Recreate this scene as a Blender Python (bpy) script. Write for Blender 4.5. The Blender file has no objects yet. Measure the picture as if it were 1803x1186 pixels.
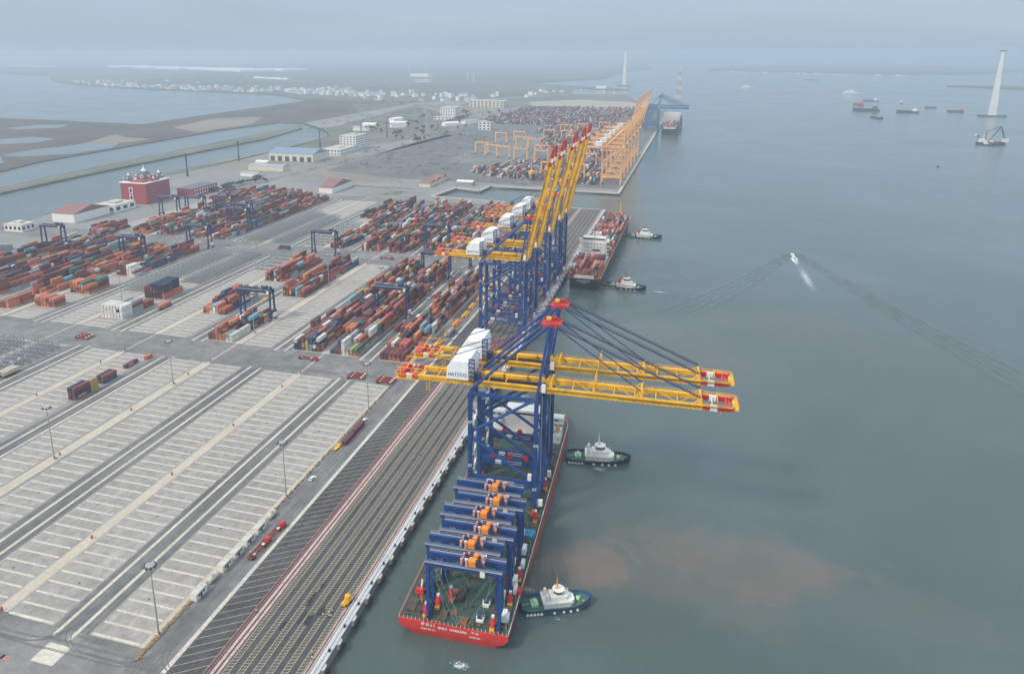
import bpy, math, random
from mathutils import Vector, Matrix
R = math.radians
rnd = random.Random(7)
scene = bpy.context.scene

# ------------------------------------------------------------------ camera
cam_d = bpy.data.cameras.new('camera'); cam = bpy.data.objects.new('camera', cam_d)
scene.collection.objects.link(cam); scene.camera = cam
cam_d.sensor_width = 36; cam_d.lens = 36 * 1349 / 1803
cam_d.shift_x = 77.5 / 1803; cam_d.shift_y = -135.0 / 1803
cam_d.clip_start = 1; cam_d.clip_end = 90000
cam.location = (0, 0, 207)
cam.rotation_euler = (math.pi / 2 - .265, 0, .288)

# ------------------------------------------------------------------ sky, sun, exposure
SUN_EL, SUN_AZ = R(46), R(222)          # azimuth clockwise from +Y: behind the camera, to its left
world = bpy.data.worlds.new('World'); scene.world = world; world.use_nodes = True
wn = world.node_tree; wn.nodes.clear()
wo = wn.nodes.new('ShaderNodeOutputWorld'); wb = wn.nodes.new('ShaderNodeBackground')
sk = wn.nodes.new('ShaderNodeTexSky'); sk.sky_type = 'NISHITA'; sk.sun_disc = False
sk.sun_elevation = SUN_EL; sk.sun_rotation = SUN_AZ; sk.altitude = 100
sk.air_density = 1.0; sk.dust_density = 1.5; sk.ozone_density = 3.0
wb.inputs['Strength'].default_value = .143
sm = wn.nodes.new('ShaderNodeMix'); sm.data_type = 'RGBA'; sm.inputs[0].default_value = .88      # thin high overcast over the blue
wg = wn.nodes.new('ShaderNodeTexCoord'); wz = wn.nodes.new('ShaderNodeSeparateXYZ'); wn.links.new(wg.outputs['Generated'], wz.inputs[0])
wr = wn.nodes.new('ShaderNodeValToRGB'); wn.links.new(wz.outputs[2], wr.inputs[0])                # overcast: dull at the horizon, bright overhead
wr.color_ramp.elements[0].position = 0.0; wr.color_ramp.elements[0].color = (.230, .287, .356, 1)
wr.color_ramp.elements[1].position = 1.0; wr.color_ramp.elements[1].color = (.66, .75, .84, 1)
e_ = wr.color_ramp.elements.new(.10); e_.color = (.236, .296, .366, 1)
e_ = wr.color_ramp.elements.new(.4); e_.color = (.42, .51, .60, 1)
wm = wn.nodes.new('ShaderNodeVectorMath'); wm.operation = 'SCALE'; wm.inputs['Scale'].default_value = 10.0; wn.links.new(wr.outputs[0], wm.inputs[0])
wc = wn.nodes.new('ShaderNodeTexNoise'); wc.inputs['Scale'].default_value = 2.2; wc.inputs['Detail'].default_value = 5       # faint cloud structure
wcm = wn.nodes.new('ShaderNodeMapping'); wcm.inputs['Scale'].default_value = (1, 1, 9); wn.links.new(wg.outputs['Generated'], wcm.inputs[0]); wn.links.new(wcm.outputs[0], wc.inputs['Vector'])
wcr = wn.nodes.new('ShaderNodeMapRange'); wcr.inputs['From Min'].default_value = .35; wcr.inputs['From Max'].default_value = .8; wcr.inputs['To Min'].default_value = .96; wcr.inputs['To Max'].default_value = 1.12; wn.links.new(wc.outputs['Fac'], wcr.inputs['Value'])
wm2 = wn.nodes.new('ShaderNodeVectorMath'); wm2.operation = 'SCALE'; wn.links.new(wm.outputs[0], wm2.inputs[0]); wn.links.new(wcr.outputs[0], wm2.inputs['Scale'])
si = [i for i in sm.inputs if i.type == 'RGBA']; wn.links.new(wm2.outputs[0], si[1]); wn.links.new(sk.outputs[0], si[0])
wn.links.new([o for o in sm.outputs if o.type == 'RGBA'][0], wb.inputs[0]); wn.links.new(wb.outputs[0], wo.inputs[0])
sun_d = bpy.data.lights.new('sun', 'SUN'); sun = bpy.data.objects.new('sun', sun_d)
scene.collection.objects.link(sun)
sun_d.energy = 2.25; sun_d.angle = R(10); sun_d.color = (1.0, .88, .73)
sd = Vector((math.sin(SUN_AZ) * math.cos(SUN_EL), math.cos(SUN_AZ) * math.cos(SUN_EL), math.sin(SUN_EL)))
sun.rotation_euler = sd.to_track_quat('Z', 'Y').to_euler(); sun.location = sd * 500
scene.view_settings.view_transform = 'Standard'; scene.view_settings.look = 'None'
scene.view_settings.exposure = 0.33; scene.view_settings.gamma = 1.0
scene.cycles.max_bounces = 5; scene.cycles.diffuse_bounces = 2; scene.cycles.glossy_bounces = 2
scene.cycles.volume_bounces = 1; scene.cycles.use_denoising = True

# ------------------------------------------------------------------ materials
def mat(name, col, rough=.6, var=.12, scale=.35, metal=0., bump=0., stain=None, spec=.5):
    """painted / mineral surface: base colour broken up by two octaves of noise, a little dirt and bump"""
    m = bpy.data.materials.new(name); m.use_nodes = True
    n = m.node_tree; L = n.links; b = n.nodes['Principled BSDF']
    b.inputs['Roughness'].default_value = rough; b.inputs['Metallic'].default_value = metal
    b.inputs['Specular IOR Level'].default_value = spec
    c = (*col, 1)
    if var <= 0:
        b.inputs['Base Color'].default_value = c; return m
    tc = n.nodes.new('ShaderNodeTexCoord')
    nz = n.nodes.new('ShaderNodeTexNoise'); nz.inputs['Scale'].default_value = scale
    nz.inputs['Detail'].default_value = 6; nz.inputs['Roughness'].default_value = .65
    L.new(tc.outputs['Object'], nz.inputs['Vector'])
    rp = n.nodes.new('ShaderNodeValToRGB')
    rp.color_ramp.elements[0].position = .3; rp.color_ramp.elements[1].position = .72
    st = stain or tuple(x * (1 - 2.2 * var) for x in col)
    rp.color_ramp.elements[0].color = (*st, 1)
    rp.color_ramp.elements[1].color = tuple(min(1, x * (1 + var)) for x in col) + (1,)
    e = rp.color_ramp.elements.new(.48); e.color = c
    L.new(nz.outputs['Fac'], rp.inputs['Fac']); L.new(rp.outputs['Color'], b.inputs['Base Color'])
    if bump:
        bp = n.nodes.new('ShaderNodeBump'); bp.inputs['Strength'].default_value = bump
        bp.inputs['Distance'].default_value = .05
        n2 = n.nodes.new('ShaderNodeTexNoise'); n2.inputs['Scale'].default_value = scale * 12
        L.new(tc.outputs['Object'], n2.inputs['Vector'])
        L.new(n2.outputs['Fac'], bp.inputs['Height']); L.new(bp.outputs['Normal'], b.inputs['Normal'])
    return m

def ground_mat(name, base, patch, streak=.0, s1=.012, s2=.15, amt=.5, rough=.85, tiles=None):
    """large outdoor surface: broad patches, fine mottling, optional streaks along Y, optional slab joints"""
    m = bpy.data.materials.new(name); m.use_nodes = True
    n = m.node_tree; L = n.links; b = n.nodes['Principled BSDF']
    b.inputs['Roughness'].default_value = rough; b.inputs['Specular IOR Level'].default_value = .25
    geo = n.nodes.new('ShaderNodeNewGeometry')
    def noise(sc, det, vec=None, ro=.6):
        q = n.nodes.new('ShaderNodeTexNoise'); q.inputs['Scale'].default_value = sc
        q.inputs['Detail'].default_value = det; q.inputs['Roughness'].default_value = ro
        L.new(vec or geo.outputs['Position'], q.inputs['Vector']); return q.outputs['Fac']
    def ramp(f, lo, hi):
        q = n.nodes.new('ShaderNodeMapRange'); q.inputs['From Min'].default_value = lo
        q.inputs['From Max'].default_value = hi; L.new(f, q.inputs['Value']); return q.outputs['Result']
    def mix(f, a, c2, mode='MIX'):
        q = n.nodes.new('ShaderNodeMix'); q.data_type = 'RGBA'; q.blend_type = mode
        L.new(f, q.inputs['Factor']) if not isinstance(f, float) else setattr(q.inputs['Factor'], 'default_value', f)
        for s, v in (('A', a), ('B', c2)):
            i = [x for x in q.inputs if x.name == s and x.type == 'RGBA'][0]
            if isinstance(v, tuple): i.default_value = (*v, 1)
            else: L.new(v, i)
        return [x for x in q.outputs if x.type == 'RGBA'][0]
    c = mix(ramp(noise(s1, 5), .38, .66), base, patch)
    f2 = ramp(noise(s2, 6, ro=.7), .3, .75)
    dark = tuple(x * (1 - .35 * amt) for x in (1, 1, 1)); lite = tuple(x * (1 + .18 * amt) for x in (1, 1, 1))
    c = mix(1.0, c, mix(f2, dark, lite), 'MULTIPLY')
    if streak:
        mp = n.nodes.new('ShaderNodeMapping'); mp.inputs['Scale'].default_value = (.5, .012, 1)
        L.new(geo.outputs['Position'], mp.inputs['Vector'])
        f3 = ramp(noise(1.0, 5, mp.outputs['Vector']), .35, .7)
        c = mix(f3, c, mix(1.0, c, (1 - streak,) * 3, 'MULTIPLY'))
    if tiles:
        sp = n.nodes.new('ShaderNodeSeparateXYZ'); L.new(geo.outputs['Position'], sp.inputs[0])
        fac = None
        for ax, (per, wid) in enumerate(tiles):
            if not per: continue
            md = n.nodes.new('ShaderNodeMath'); md.operation = 'PINGPONG'
            L.new(sp.outputs[ax], md.inputs[0]); md.inputs[1].default_value = per / 2
            lt = n.nodes.new('ShaderNodeMath'); lt.operation = 'LESS_THAN'
            L.new(md.outputs[0], lt.inputs[0]); lt.inputs[1].default_value = wid / 2
            if fac is None: fac = lt.outputs[0]
            else:
                mx = n.nodes.new('ShaderNodeMath'); mx.operation = 'MAXIMUM'
                L.new(fac, mx.inputs[0]); L.new(lt.outputs[0], mx.inputs[1]); fac = mx.outputs[0]
        c = mix(fac, c, mix(1.0, c, (.72, .72, .72), 'MULTIPLY'))
    L.new(c, b.inputs['Base Color'])
    bp = n.nodes.new('ShaderNodeBump'); bp.inputs['Strength'].default_value = .25; bp.inputs['Distance'].default_value = .1
    L.new(noise(1.2, 4), bp.inputs['Height']); L.new(bp.outputs['Normal'], b.inputs['Normal'])
    return m

# ------------------------------------------------------------------ mesh helpers
class MB:
    def __init__(s): s.v = []; s.f = []; s.m = []
    def poly(s, pts, m=0):
        k = len(s.v); s.v += [tuple(p) for p in pts]; s.f.append(tuple(range(k, k + len(pts)))); s.m.append(m); return s
    def box(s, x0, x1, y0, y1, z0, z1, m=0, bottom=True):
        k = len(s.v)
        s.v += [(x0, y0, z0), (x1, y0, z0), (x1, y1, z0), (x0, y1, z0), (x0, y0, z1), (x1, y0, z1), (x1, y1, z1), (x0, y1, z1)]
        F = [(4, 5, 6, 7), (0, 1, 5, 4), (1, 2, 6, 5), (2, 3, 7, 6), (3, 0, 4, 7)]
        if bottom: F.append((3, 2, 1, 0))
        for q in F: s.f.append(tuple(k + i for i in q)); s.m.append(m)
        return s
    def cbox(s, c, d, m=0):
        return s.box(c[0] - d[0] / 2, c[0] + d[0] / 2, c[1] - d[1] / 2, c[1] + d[1] / 2, c[2] - d[2] / 2, c[2] + d[2] / 2, m)
    def bar(s, p, q, w, h=None, m=0, up=(0, 0, 1)):
        """rectangular section from p to q; w across, h along the up side"""
        h = h or w; p = Vector(p); q = Vector(q); d = (q - p)
        if d.length < 1e-6: return s
        d.normalize(); u = Vector(up)
        if abs(d.dot(u)) > .98: u = Vector((0, 1, 0))
        sx = d.cross(u).normalized(); uz = sx.cross(d).normalized(); k = len(s.v)
        for e in (p, q):
            for a, b in ((-1, -1), (1, -1), (1, 1), (-1, 1)): s.v.append(tuple(e + sx * (a * w / 2) + uz * (b * h / 2)))
        for F in ((0, 1, 5, 4), (1, 2, 6, 5), (2, 3, 7, 6), (3, 0, 4, 7), (3, 2, 1, 0), (4, 5, 6, 7)):
            s.f.append(tuple(k + i for i in F)); s.m.append(m)
        return s
    def tube(s, p, q, r, r2=None, n=8, m=0):
        r2 = r if r2 is None else r2; p = Vector(p); q = Vector(q); d = (q - p).normalized()
        u = Vector((0, 0, 1)) if abs(d.z) < .95 else Vector((1, 0, 0))
        a = d.cross(u).normalized(); b = d.cross(a); k = len(s.v)
        for e, rr in ((p, r), (q, r2)):
            for i in range(n):
                t = 2 * math.pi * i / n; s.v.append(tuple(e + a * (rr * math.cos(t)) + b * (rr * math.sin(t))))
        for i in range(n):
            j = (i + 1) % n; s.f.append((k + j, k + i, k + n + i, k + n + j)); s.m.append(m)
        s.f.append(tuple(k + i for i in range(n))); s.m.append(m)
        s.f.append(tuple(k + n + i for i in reversed(range(n)))); s.m.append(m)
        return s
    def prism(s, pts, z0, z1, m=0, mt=None, bottom=True):
        """vertical prism over a counter-clockwise outline"""
        k = len(s.v); n = len(pts)
        s.v += [(p[0], p[1], z0) for p in pts] + [(p[0], p[1], z1) for p in pts]
        for i in range(n):
            j = (i + 1) % n; s.f.append((k + i, k + j, k + n + j, k + n + i)); s.m.append(m)
        s.f.append(tuple(k + n + i for i in range(n))); s.m.append(m if mt is None else mt)
        if bottom: s.f.append(tuple(k + i for i in reversed(range(n)))); s.m.append(m)
        return s
    def rings(s, rings, m=0, cap0=True, cap1=True):
        """loft through rings of equal point count"""
        k = len(s.v); n = len(rings[0])
        for r in rings: s.v += [tuple(p) for p in r]
        for a in range(len(rings) - 1):
            for i in range(n):
                j = (i + 1) % n; s.f.append((k + a * n + i, k + a * n + j, k + (a + 1) * n + j, k + (a + 1) * n + i)); s.m.append(m)
        if cap0: s.f.append(tuple(k + i for i in reversed(range(n)))); s.m.append(m)
        if cap1: s.f.append(tuple(k + (len(rings) - 1) * n + i for i in range(n))); s.m.append(m)
        return s
    def lathe(s, c, prof, n=12, m=0):
        return s.rings([[(c[0] + r * math.cos(2 * math.pi * i / n), c[1] + r * math.sin(2 * math.pi * i / n), c[2] + z) for i in range(n)] for r, z in prof], m)
    def rail(s, pts, h=1.1, r=.05, step=2.0, m=0):
        """handrail along a polyline"""
        for p, q in zip(pts[:-1], pts[1:]):
            p = Vector(p); q = Vector(q); L = (q - p).length; k = max(1, int(L / step))
            for z in (h, h * .5): s.bar(p + Vector((0, 0, z)), q + Vector((0, 0, z)), r * 2, m=m)
            for i in range(k + 1):
                a = p.lerp(q, i / k); s.bar(a, a + Vector((0, 0, h)), r * 2, m=m)
        return s
    def mesh(s, name, mats):
        me = bpy.data.meshes.new(name); me.from_pydata(s.v, [], s.f)
        for x in (mats if isinstance(mats, (list, tuple)) else [mats]): me.materials.append(x)
        me.polygons.foreach_set('material_index', s.m); me.update(); return me
    def build(s, name, mats, parent=None, loc=None, smooth=False):
        me = s.mesh(name, mats)
        if smooth: me.polygons.foreach_set('use_smooth', [True] * len(me.polygons))
        return link(bpy.data.objects.new(name, me), parent, loc)

def link(o, parent=None, loc=None, rz=0):
    scene.collection.objects.link(o)
    if parent is not None: o.parent = parent
    if loc is not None: o.location = loc
    if rz: o.rotation_euler.z = rz
    return o
def tag(o, label=None, cat=None, group=None, kind=None):
    if label: o['label'] = label
    if cat: o['category'] = cat
    if group: o['group'] = group
    if kind: o['kind'] = kind
    return o
def thing(name, label, cat, loc=(0, 0, 0), rz=0, group=None):
    o = bpy.data.objects.new(name, None); o.empty_display_size = 2
    link(o, None, loc, rz); return tag(o, label, cat, group)
KIDS = {}
def copy_tree(o, parent=None):
    c = o.copy(); scene.collection.objects.link(c)
    if parent is not None: c.parent = parent
    for ch in list(o.children): copy_tree(ch, c)
    return c
def dup(o, loc, rz=0, label=None, group=None):
    c = copy_tree(o); c.location = loc; c.rotation_euler.z = rz
    if label: c['label'] = label
    if group: c['group'] = group
    return c
_font = {}
def text_mesh(txt, size, depth=.0, cjk=False, bold=0.0):
    """letters as a flat mesh in the XY plane, left aligned, baseline at 0"""
    cu = bpy.data.curves.new('text', 'FONT'); cu.body = txt; cu.size = size; cu.offset = bold; cu.extrude = depth
    cu.resolution_u = 3
    o = bpy.data.objects.new('text', cu); scene.collection.objects.link(o)
    bpy.context.view_layer.update()
    me = bpy.data.meshes.new_from_object(o); bpy.data.objects.remove(o); return me
def put_text(name, txt, size, mt, parent, loc, rot, bold=0.0, width=None):
    me = text_mesh(txt, size, bold=bold); me.name = name; me.materials.clear(); me.materials.append(mt)
    o = link(bpy.data.objects.new(name, me), parent, loc); o.rotation_euler = rot
    if width:
        xs = [v.co.x for v in me.vertices]; w = max(xs) - min(xs)
        if w > 0:
            for v in me.vertices: v.co.x *= width / w
    return o
def struct(name, mb, mats, **k): return tag(mb.build(name, mats, **k), kind='structure')
# ------------------------------------------------------------------ water
def water_mat():
    m = bpy.data.materials.new('sea_water'); m.use_nodes = True
    n = m.node_tree; L = n.links; b = n.nodes['Principled BSDF']
    geo = n.nodes.new('ShaderNodeNewGeometry')
    def noise(sc, det=4, vec=None, ro=.55, dist=0):
        q = n.nodes.new('ShaderNodeTexNoise'); q.inputs['Scale'].default_value = sc; q.inputs['Detail'].default_value = det
        q.inputs['Roughness'].default_value = ro; q.inputs['Distortion'].default_value = dist
        L.new(vec or geo.outputs['Position'], q.inputs['Vector']); return q.outputs['Fac']
    def rng(f, a, c, t0=0., t1=1.):
        q = n.nodes.new('ShaderNodeMapRange'); q.interpolation_type = 'SMOOTHSTEP'
        q.inputs['From Min'].default_value = a; q.inputs['From Max'].default_value = c
        q.inputs['To Min'].default_value = t0; q.inputs['To Max'].default_value = t1
        L.new(f, q.inputs['Value']); return q.outputs['Result']
    def mth(op, a, c):
        q = n.nodes.new('ShaderNodeMath'); q.operation = op
        for i, v in enumerate((a, c)):
            if isinstance(v, (int, float)): q.inputs[i].default_value = v
            else: L.new(v, q.inputs[i])
        return q.outputs[0]
    def mix(f, a, c2):
        q = n.nodes.new('ShaderNodeMix'); q.data_type = 'RGBA'; L.new(f, q.inputs['Factor'])
        for s, v in (('A', a), ('B', c2)):
            i = [x for x in q.inputs if x.name == s and x.type == 'RGBA'][0]
            if isinstance(v, tuple): i.default_value = (*v, 1)
            else: L.new(v, i)
        return [x for x in q.outputs if x.type == 'RGBA'][0]
    # muddy plumes stirred up by the tugs: soft blobs at fixed places, edges broken by noise
    nz = mth('ADD', mth('MULTIPLY', noise(.022, 6, ro=.62, dist=.8), .75), mth('MULTIPLY', noise(.11, 6, ro=.7, dist=1.2), .25)); plume = None
    for (x, y, rx, ry, w) in ((-30, 287, 25, 18, .72), (38, 303, 56, 30, .50), (10, 285, 60, 26, .26), (80, 290, 50, 20, .12), (-44, 262, 14, 12, .5), (-10, 560, 80, 60, .22), (90, 620, 90, 60, .16)):
        mp = n.nodes.new('ShaderNodeMapping'); mp.vector_type = 'POINT'
        mp.inputs['Location'].default_value = (-x / rx, -y / ry, 0); mp.inputs['Scale'].default_value = (1 / rx, 1 / ry, 0)
        L.new(geo.outputs['Position'], mp.inputs['Vector'])
        ln = n.nodes.new('ShaderNodeVectorMath'); ln.operation = 'LENGTH'; L.new(mp.outputs[0], ln.inputs[0])
        d = mth('ADD', ln.outputs['Value'], rng(nz, .3, .7, .42, -.42))
        f = rng(d, .45, 1.1, w, 0.)
        plume = f if plume is None else mth('MAXIMUM', plume, f)
    brk = rng(noise(.05, 6, ro=.6, dist=.9), .34, .66, .68, 1.0); plume = mth('MULTIPLY', plume, brk)
    wide = rng(noise(.0035, 5, ro=.6, dist=.4), .42, .68)
    c = mix(wide, (.066, .092, .084), (.088, .120, .124))
    c = mix(plume, c, (.175, .130, .100))
    L.new(c, b.inputs['Base Color'])
    b.inputs['Specular IOR Level'].default_value = .5; b.inputs['IOR'].default_value = 1.33
    # wind-ruffled and slick areas
    L.new(rng(noise(.006, 5, ro=.6, dist=.8), .35, .7, .07, .17), b.inputs['Roughness'])
    mp = n.nodes.new('ShaderNodeMapping'); mp.inputs['Rotation'].default_value = (0, 0, R(25)); mp.inputs['Scale'].default_value = (1, .42, 1)
    L.new(geo.outputs['Position'], mp.inputs['Vector'])
    h = mth('ADD', mth('MULTIPLY', noise(.28, 5, mp.outputs[0], .6), .6), mth('MULTIPLY', noise(.06, 4, mp.outputs[0], .5), 1.4))
    h = mth('ADD', h, mth('MULTIPLY', noise(.9, 3, mp.outputs[0], .6), .32))
    bp = n.nodes.new('ShaderNodeBump'); bp.inputs['Strength'].default_value = .85; bp.inputs['Distance'].default_value = .5
    L.new(h, bp.inputs['Height']); L.new(bp.outputs['Normal'], b.inputs['Normal'])
    return m
M_water = water_mat()
WZ = -4.0
struct('water', MB().box(-24000, 24000, -400, 30000, WZ - 2, WZ), M_water)
# ------------------------------------------------------------------ land
M_port = ground_mat('port_concrete', (.235, .23, .22), (.30, .29, .27), streak=.12, s1=.01, amt=.5)
M_dirt = ground_mat('bare_earth', (.27, .235, .19), (.22, .20, .165), s1=.006, s2=.05, amt=.8)
M_mud = ground_mat('mud_flat', (.135, .102, .082), (.085, .078, .062), s1=.004, s2=.03, amt=.9)
M_scrub = ground_mat('scrub_land', (.13, .14, .10), (.21, .19, .15), s1=.0035, s2=.02, amt=.9)
M_far = ground_mat('far_plain', (.10, .12, .09), (.20, .18, .15), s1=.0012, s2=.008, amt=.9)
QX = -111.5
shore = [(-801, 707), (-806, 763), (-824, 827), (-805, 925), (-878, 1122), (-891, 1217), (-903, 1318), (-859, 1481), (-886, 1744), (-912, 1822)]
port = [(-900, 100), (QX, 100), (QX, 1036), (-262, 1052), (-373, 1067), (-360, 1148), (-317, 1134), (-313, 1179), (-176, 1182), (-106, 1174),
        (-103, 2100), (-101, 2700), (-150, 3150), (-355, 4070), (-640, 4000), (-1150, 3050), (-1144, 2114), (-1000, 1960)] + shore[::-1] + [(-812, 640), (-870, 480), (-900, 300)]
MB_ = MB().prism(port, WZ - 1, 0); struct('ground', MB_, M_port)
# ------------------------------------------------------------------ yard and quay surfaces (sheets stacked a few mm apart)
M_pave = ground_mat('yard_pavers', (.335, .312, .285), (.40, .372, .34), streak=.14, s1=.03, s2=.22, amt=1.0)
M_lane = ground_mat('lane_asphalt', (.165, .165, .16), (.225, .22, .21), streak=.35, s1=.02, s2=.2, amt=.9)
M_road = ground_mat('road_asphalt', (.185, .185, .178), (.27, .262, .25), streak=.12, s1=.02, s2=.12, amt=1.1)
M_beam = ground_mat('pale_concrete', (.64, .585, .49), (.51, .47, .40), s1=.06, s2=.7, amt=.95)
M_median = ground_mat('sandy_concrete', (.55, .475, .385), (.48, .42, .34), streak=.1, s1=.03, s2=.4, amt=.5)
M_apron = ground_mat('apron_asphalt', (.082, .083, .085), (.118, .117, .116), streak=.35, s1=.02, s2=.3, amt=.9)
M_hatchfill = ground_mat('apron_brown', (.105, .100, .092), (.085, .082, .078), s1=.03, s2=.4, amt=.7)
M_yel = mat('yellow_line_paint', (.50, .43, .29), .7, .25, 1.2)
M_red = mat('red_line_paint', (.42, .17, .14), .7, .3, 1.0)
M_redpale = mat('pale_red_concrete', (.50, .34, .30), .8, .2, .5)
M_capb = ground_mat('quay_cap_concrete', (.60, .62, .63), (.50, .52, .53), streak=.15, s1=.05, s2=.5, amt=.5)
Z = lambda k: .004 * k
def sheet(name, rects, m, k, kind='structure'):
    mb = MB()
    for (x0, x1, y0, y1) in rects: mb.poly([(x0, y0, Z(k)), (x1, y0, Z(k)), (x1, y1, Z(k)), (x0, y1, Z(k))])
    return tag(mb.build(name, m), kind=kind)
BLK = [(-200.5, -179.5), (-239, -218), (-267.5, -246.5), (-307, -286), (-339, -318), (-379, -358), (-409, -388), (-452, -431),
       (-484, -463), (-526, -505), (-559, -538), (-601, -580), (-634, -613), (-676, -655)]
LAN = [(-213.5, -206), (-280, -272.5), (-349, -341.5), (-422, -413.5), (-496, -488.5), (-571, -563.5), (-646, -638.5)]
MED = [(-245.5, -240), (-316, -309.5), (-386, -380.5), (-460.5, -455), (-535, -530), (-609.5, -604)]
YZ = [(187, 421), (459, 688), (738, 1000)]
YZr = [(100, 187), (421, 459), (688, 738), (1000, 1030)]
sheet('road', [(-830, -161, a, b) for a, b in YZr[1:]] + [(-900, -161, 100, 187)], M_road, 1)
sheet('road', [(-175.2, -161, 187, 421), (-175.2, -161, 459, 688), (-175.2, -161, 738, 1000)], M_road, 1)
# pavers under each block half
pv = []
for z0, z1 in YZ:
    for (a, b) in BLK: pv.append((a - .8, b + .8, z0, z1))
sheet('yard_pavement', pv, M_pave, 2)
sheet('yard_lane', [(a - 4.6, b + 4.8, z0, z1) for z0, z1 in YZ for a, b in LAN], M_lane, 1)
sheet('median_strip', [(a, b, z0, z1) for z0, z1 in YZ for a, b in MED] + [(-179.2, -177, z0, z1) for z0, z1 in YZ], M_median, 3)
sheet('median_curb_line', [((a + b) / 2 - .45, (a + b) / 2 + .45, z0, z1) for z0, z1 in YZr[1:] for a, b in MED], M_beam, 3)
bm = []
for z0, z1 in YZ:
    for a, b in LAN: bm += [(a - .75, a + .75, z0 - 4, z1 + 3), (b - .75, b + .75, z0 - 4, z1 + 3)]
    for a, b in MED: pass
sheet('runway_beam', bm, M_beam, 3)
sl = []
for zi, (z0, z1) in enumerate(YZ):
    for bi, (a, b) in enumerate(BLK):
        y = z0 + .4
        while y < z1 - .5:
            wd = 1.0 if y > z0 + 1 else 1.3
            sl.append((a, b, y, y + wd)); y += 6.45
sheet('slot_line', sl, M_beam, 4)
sheet('concrete_patch', [(-212, -202.5, 171, 180), (-190, -187, 433, 434)], M_beam, 5)
sheet('road_kerb', [(-164, -162.2, 100, 1036)], M_beam, 5)
sheet('red_marking', [(-229.5, -226, 169.5, 171.5), (-229.5, -228.6, 166, 171.5), (-229.5, -226, 166, 167), (-223, -219.5, 168.5, 170.5), (-223, -222.1, 165, 170.5)], M_red, 5)
# apron: diagonal bays, crane rails, hatched walk strips between lorry lanes
sheet('apron', [(-162.2, QX, 100, 1036)], M_apron, 2)
dg = MB()
y = 60
while y < 1040:
    x0, x1 = -161.8, -149.9; y0, y1 = y, y + 8.6
    w = .11
    if y0 > 101 and y1 < 1034: dg.poly([(x0, y0, Z(4)), (x1, y1, Z(4)), (x1, y1 + w * 2, Z(4)), (x0, y0 + w * 2, Z(4))])
    y += 4.55
struct('bay_line', dg, M_yel)
sheet('apron_edge_line', [(-149.9, -149.55, 100, 1036), (-148.6, -148.35, 100, 1036)], M_red, 5)
sheet('crane_rail_slab', [(-147.6, -146.4, 100, 1036), (-145.6, -144.5, 100, 1036), (-116.5, -116.0, 100, 1036), (-115.4, -114.8, 100, 1036)], M_redpale, 4)
hf = []; yl = []
for i in range(6):
    a = -143.6 + i * 4.92; b = a + 2.15
    hf.append((a, b, 100, 1034)); yl += [(a - .09, a + .09, 100, 1034), (b - .09, b + .09, 100, 1034)]
sheet('hatched_strip', hf, M_hatchfill, 4)
sheet('lane_line', yl, M_yel, 6)
hl = MB()
for a, b, _, _ in hf:
    y = 101
    while y < 1032:
        hl.poly([(a, y, Z(5)), (b, y + .9, Z(5)), (b, y + 1.06, Z(5)), (a, y + .16, Z(5))]); y += 1.5
struct('hatch_line', hl, M_yel)
sheet('quay_cap', [(-114.5, QX, 100, 1036)], M_capb, 5)
M_dkl = mat('dark_groove', (.06, .065, .07), .8, .1)
sheet('cable_slot', [(-113.1, -112.85, 100, 1036)], M_dkl, 6)
sheet('quay_cap_end', [(-162, QX, 1034.2, 1036)], M_beam, 7)
M_wet = ground_mat('oil_stain', (.035, .038, .042), (.05, .05, .05), s1=.2, s2=.6, amt=.5)
st = MB()
for (x, y, a, b) in ((-131.5, 227, 1.0, 5.5), (-127, 216.5, 1.4, 3.6), (-130, 217, .8, 4), (-124.5, 222, 1.3, 3.4), (-135, 211.5, .9, 2.4), (-131, 236, .7, 3)):
    pts = []
    for i in range(14):
        t = i / 14 * 2 * math.pi; q = .7 + .5 * rnd.random(); pts.append((x + a * q * math.cos(t), y + b * q * math.sin(t), Z(7)))
    st.poly(pts)
tag(st.build('oil_stain', M_wet), kind='stuff')
# drains, tyre marks and worn patches
dr = MB()
for bi, (a, b) in enumerate(BLK):
    for z0, z1 in YZ[:2]:
        for y in (z0 + 22, z0 + 70, z0 + 118, z0 + 166, z0 + 214): xx = (a + b) / 2 + (2 if bi % 2 else -3); dr.poly([(xx, y, Z(6)), (xx + .9, y, Z(6)), (xx + .9, y + .9, Z(6)), (xx, y + .9, Z(6))])
struct('drain_cover', dr, M_dkl)
M_tm = ground_mat('tyre_mark', (.125, .125, .12), (.15, .148, .14), s1=.1, s2=.5, amt=.8)
tm = MB()
def ribbon(pts, w, z):
    prev = None
    for i, (x, y) in enumerate(pts):
        nx, ny = pts[min(i + 1, len(pts) - 1)][0] - pts[max(i - 1, 0)][0], pts[min(i + 1, len(pts) - 1)][1] - pts[max(i - 1, 0)][1]; q = math.hypot(nx, ny) or 1
        c = ((x - ny / q * w, y + nx / q * w, z), (x + ny / q * w, y - nx / q * w, z))
        if prev: tm.poly([prev[0], prev[1], c[1], c[0]])
        prev = c
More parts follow.
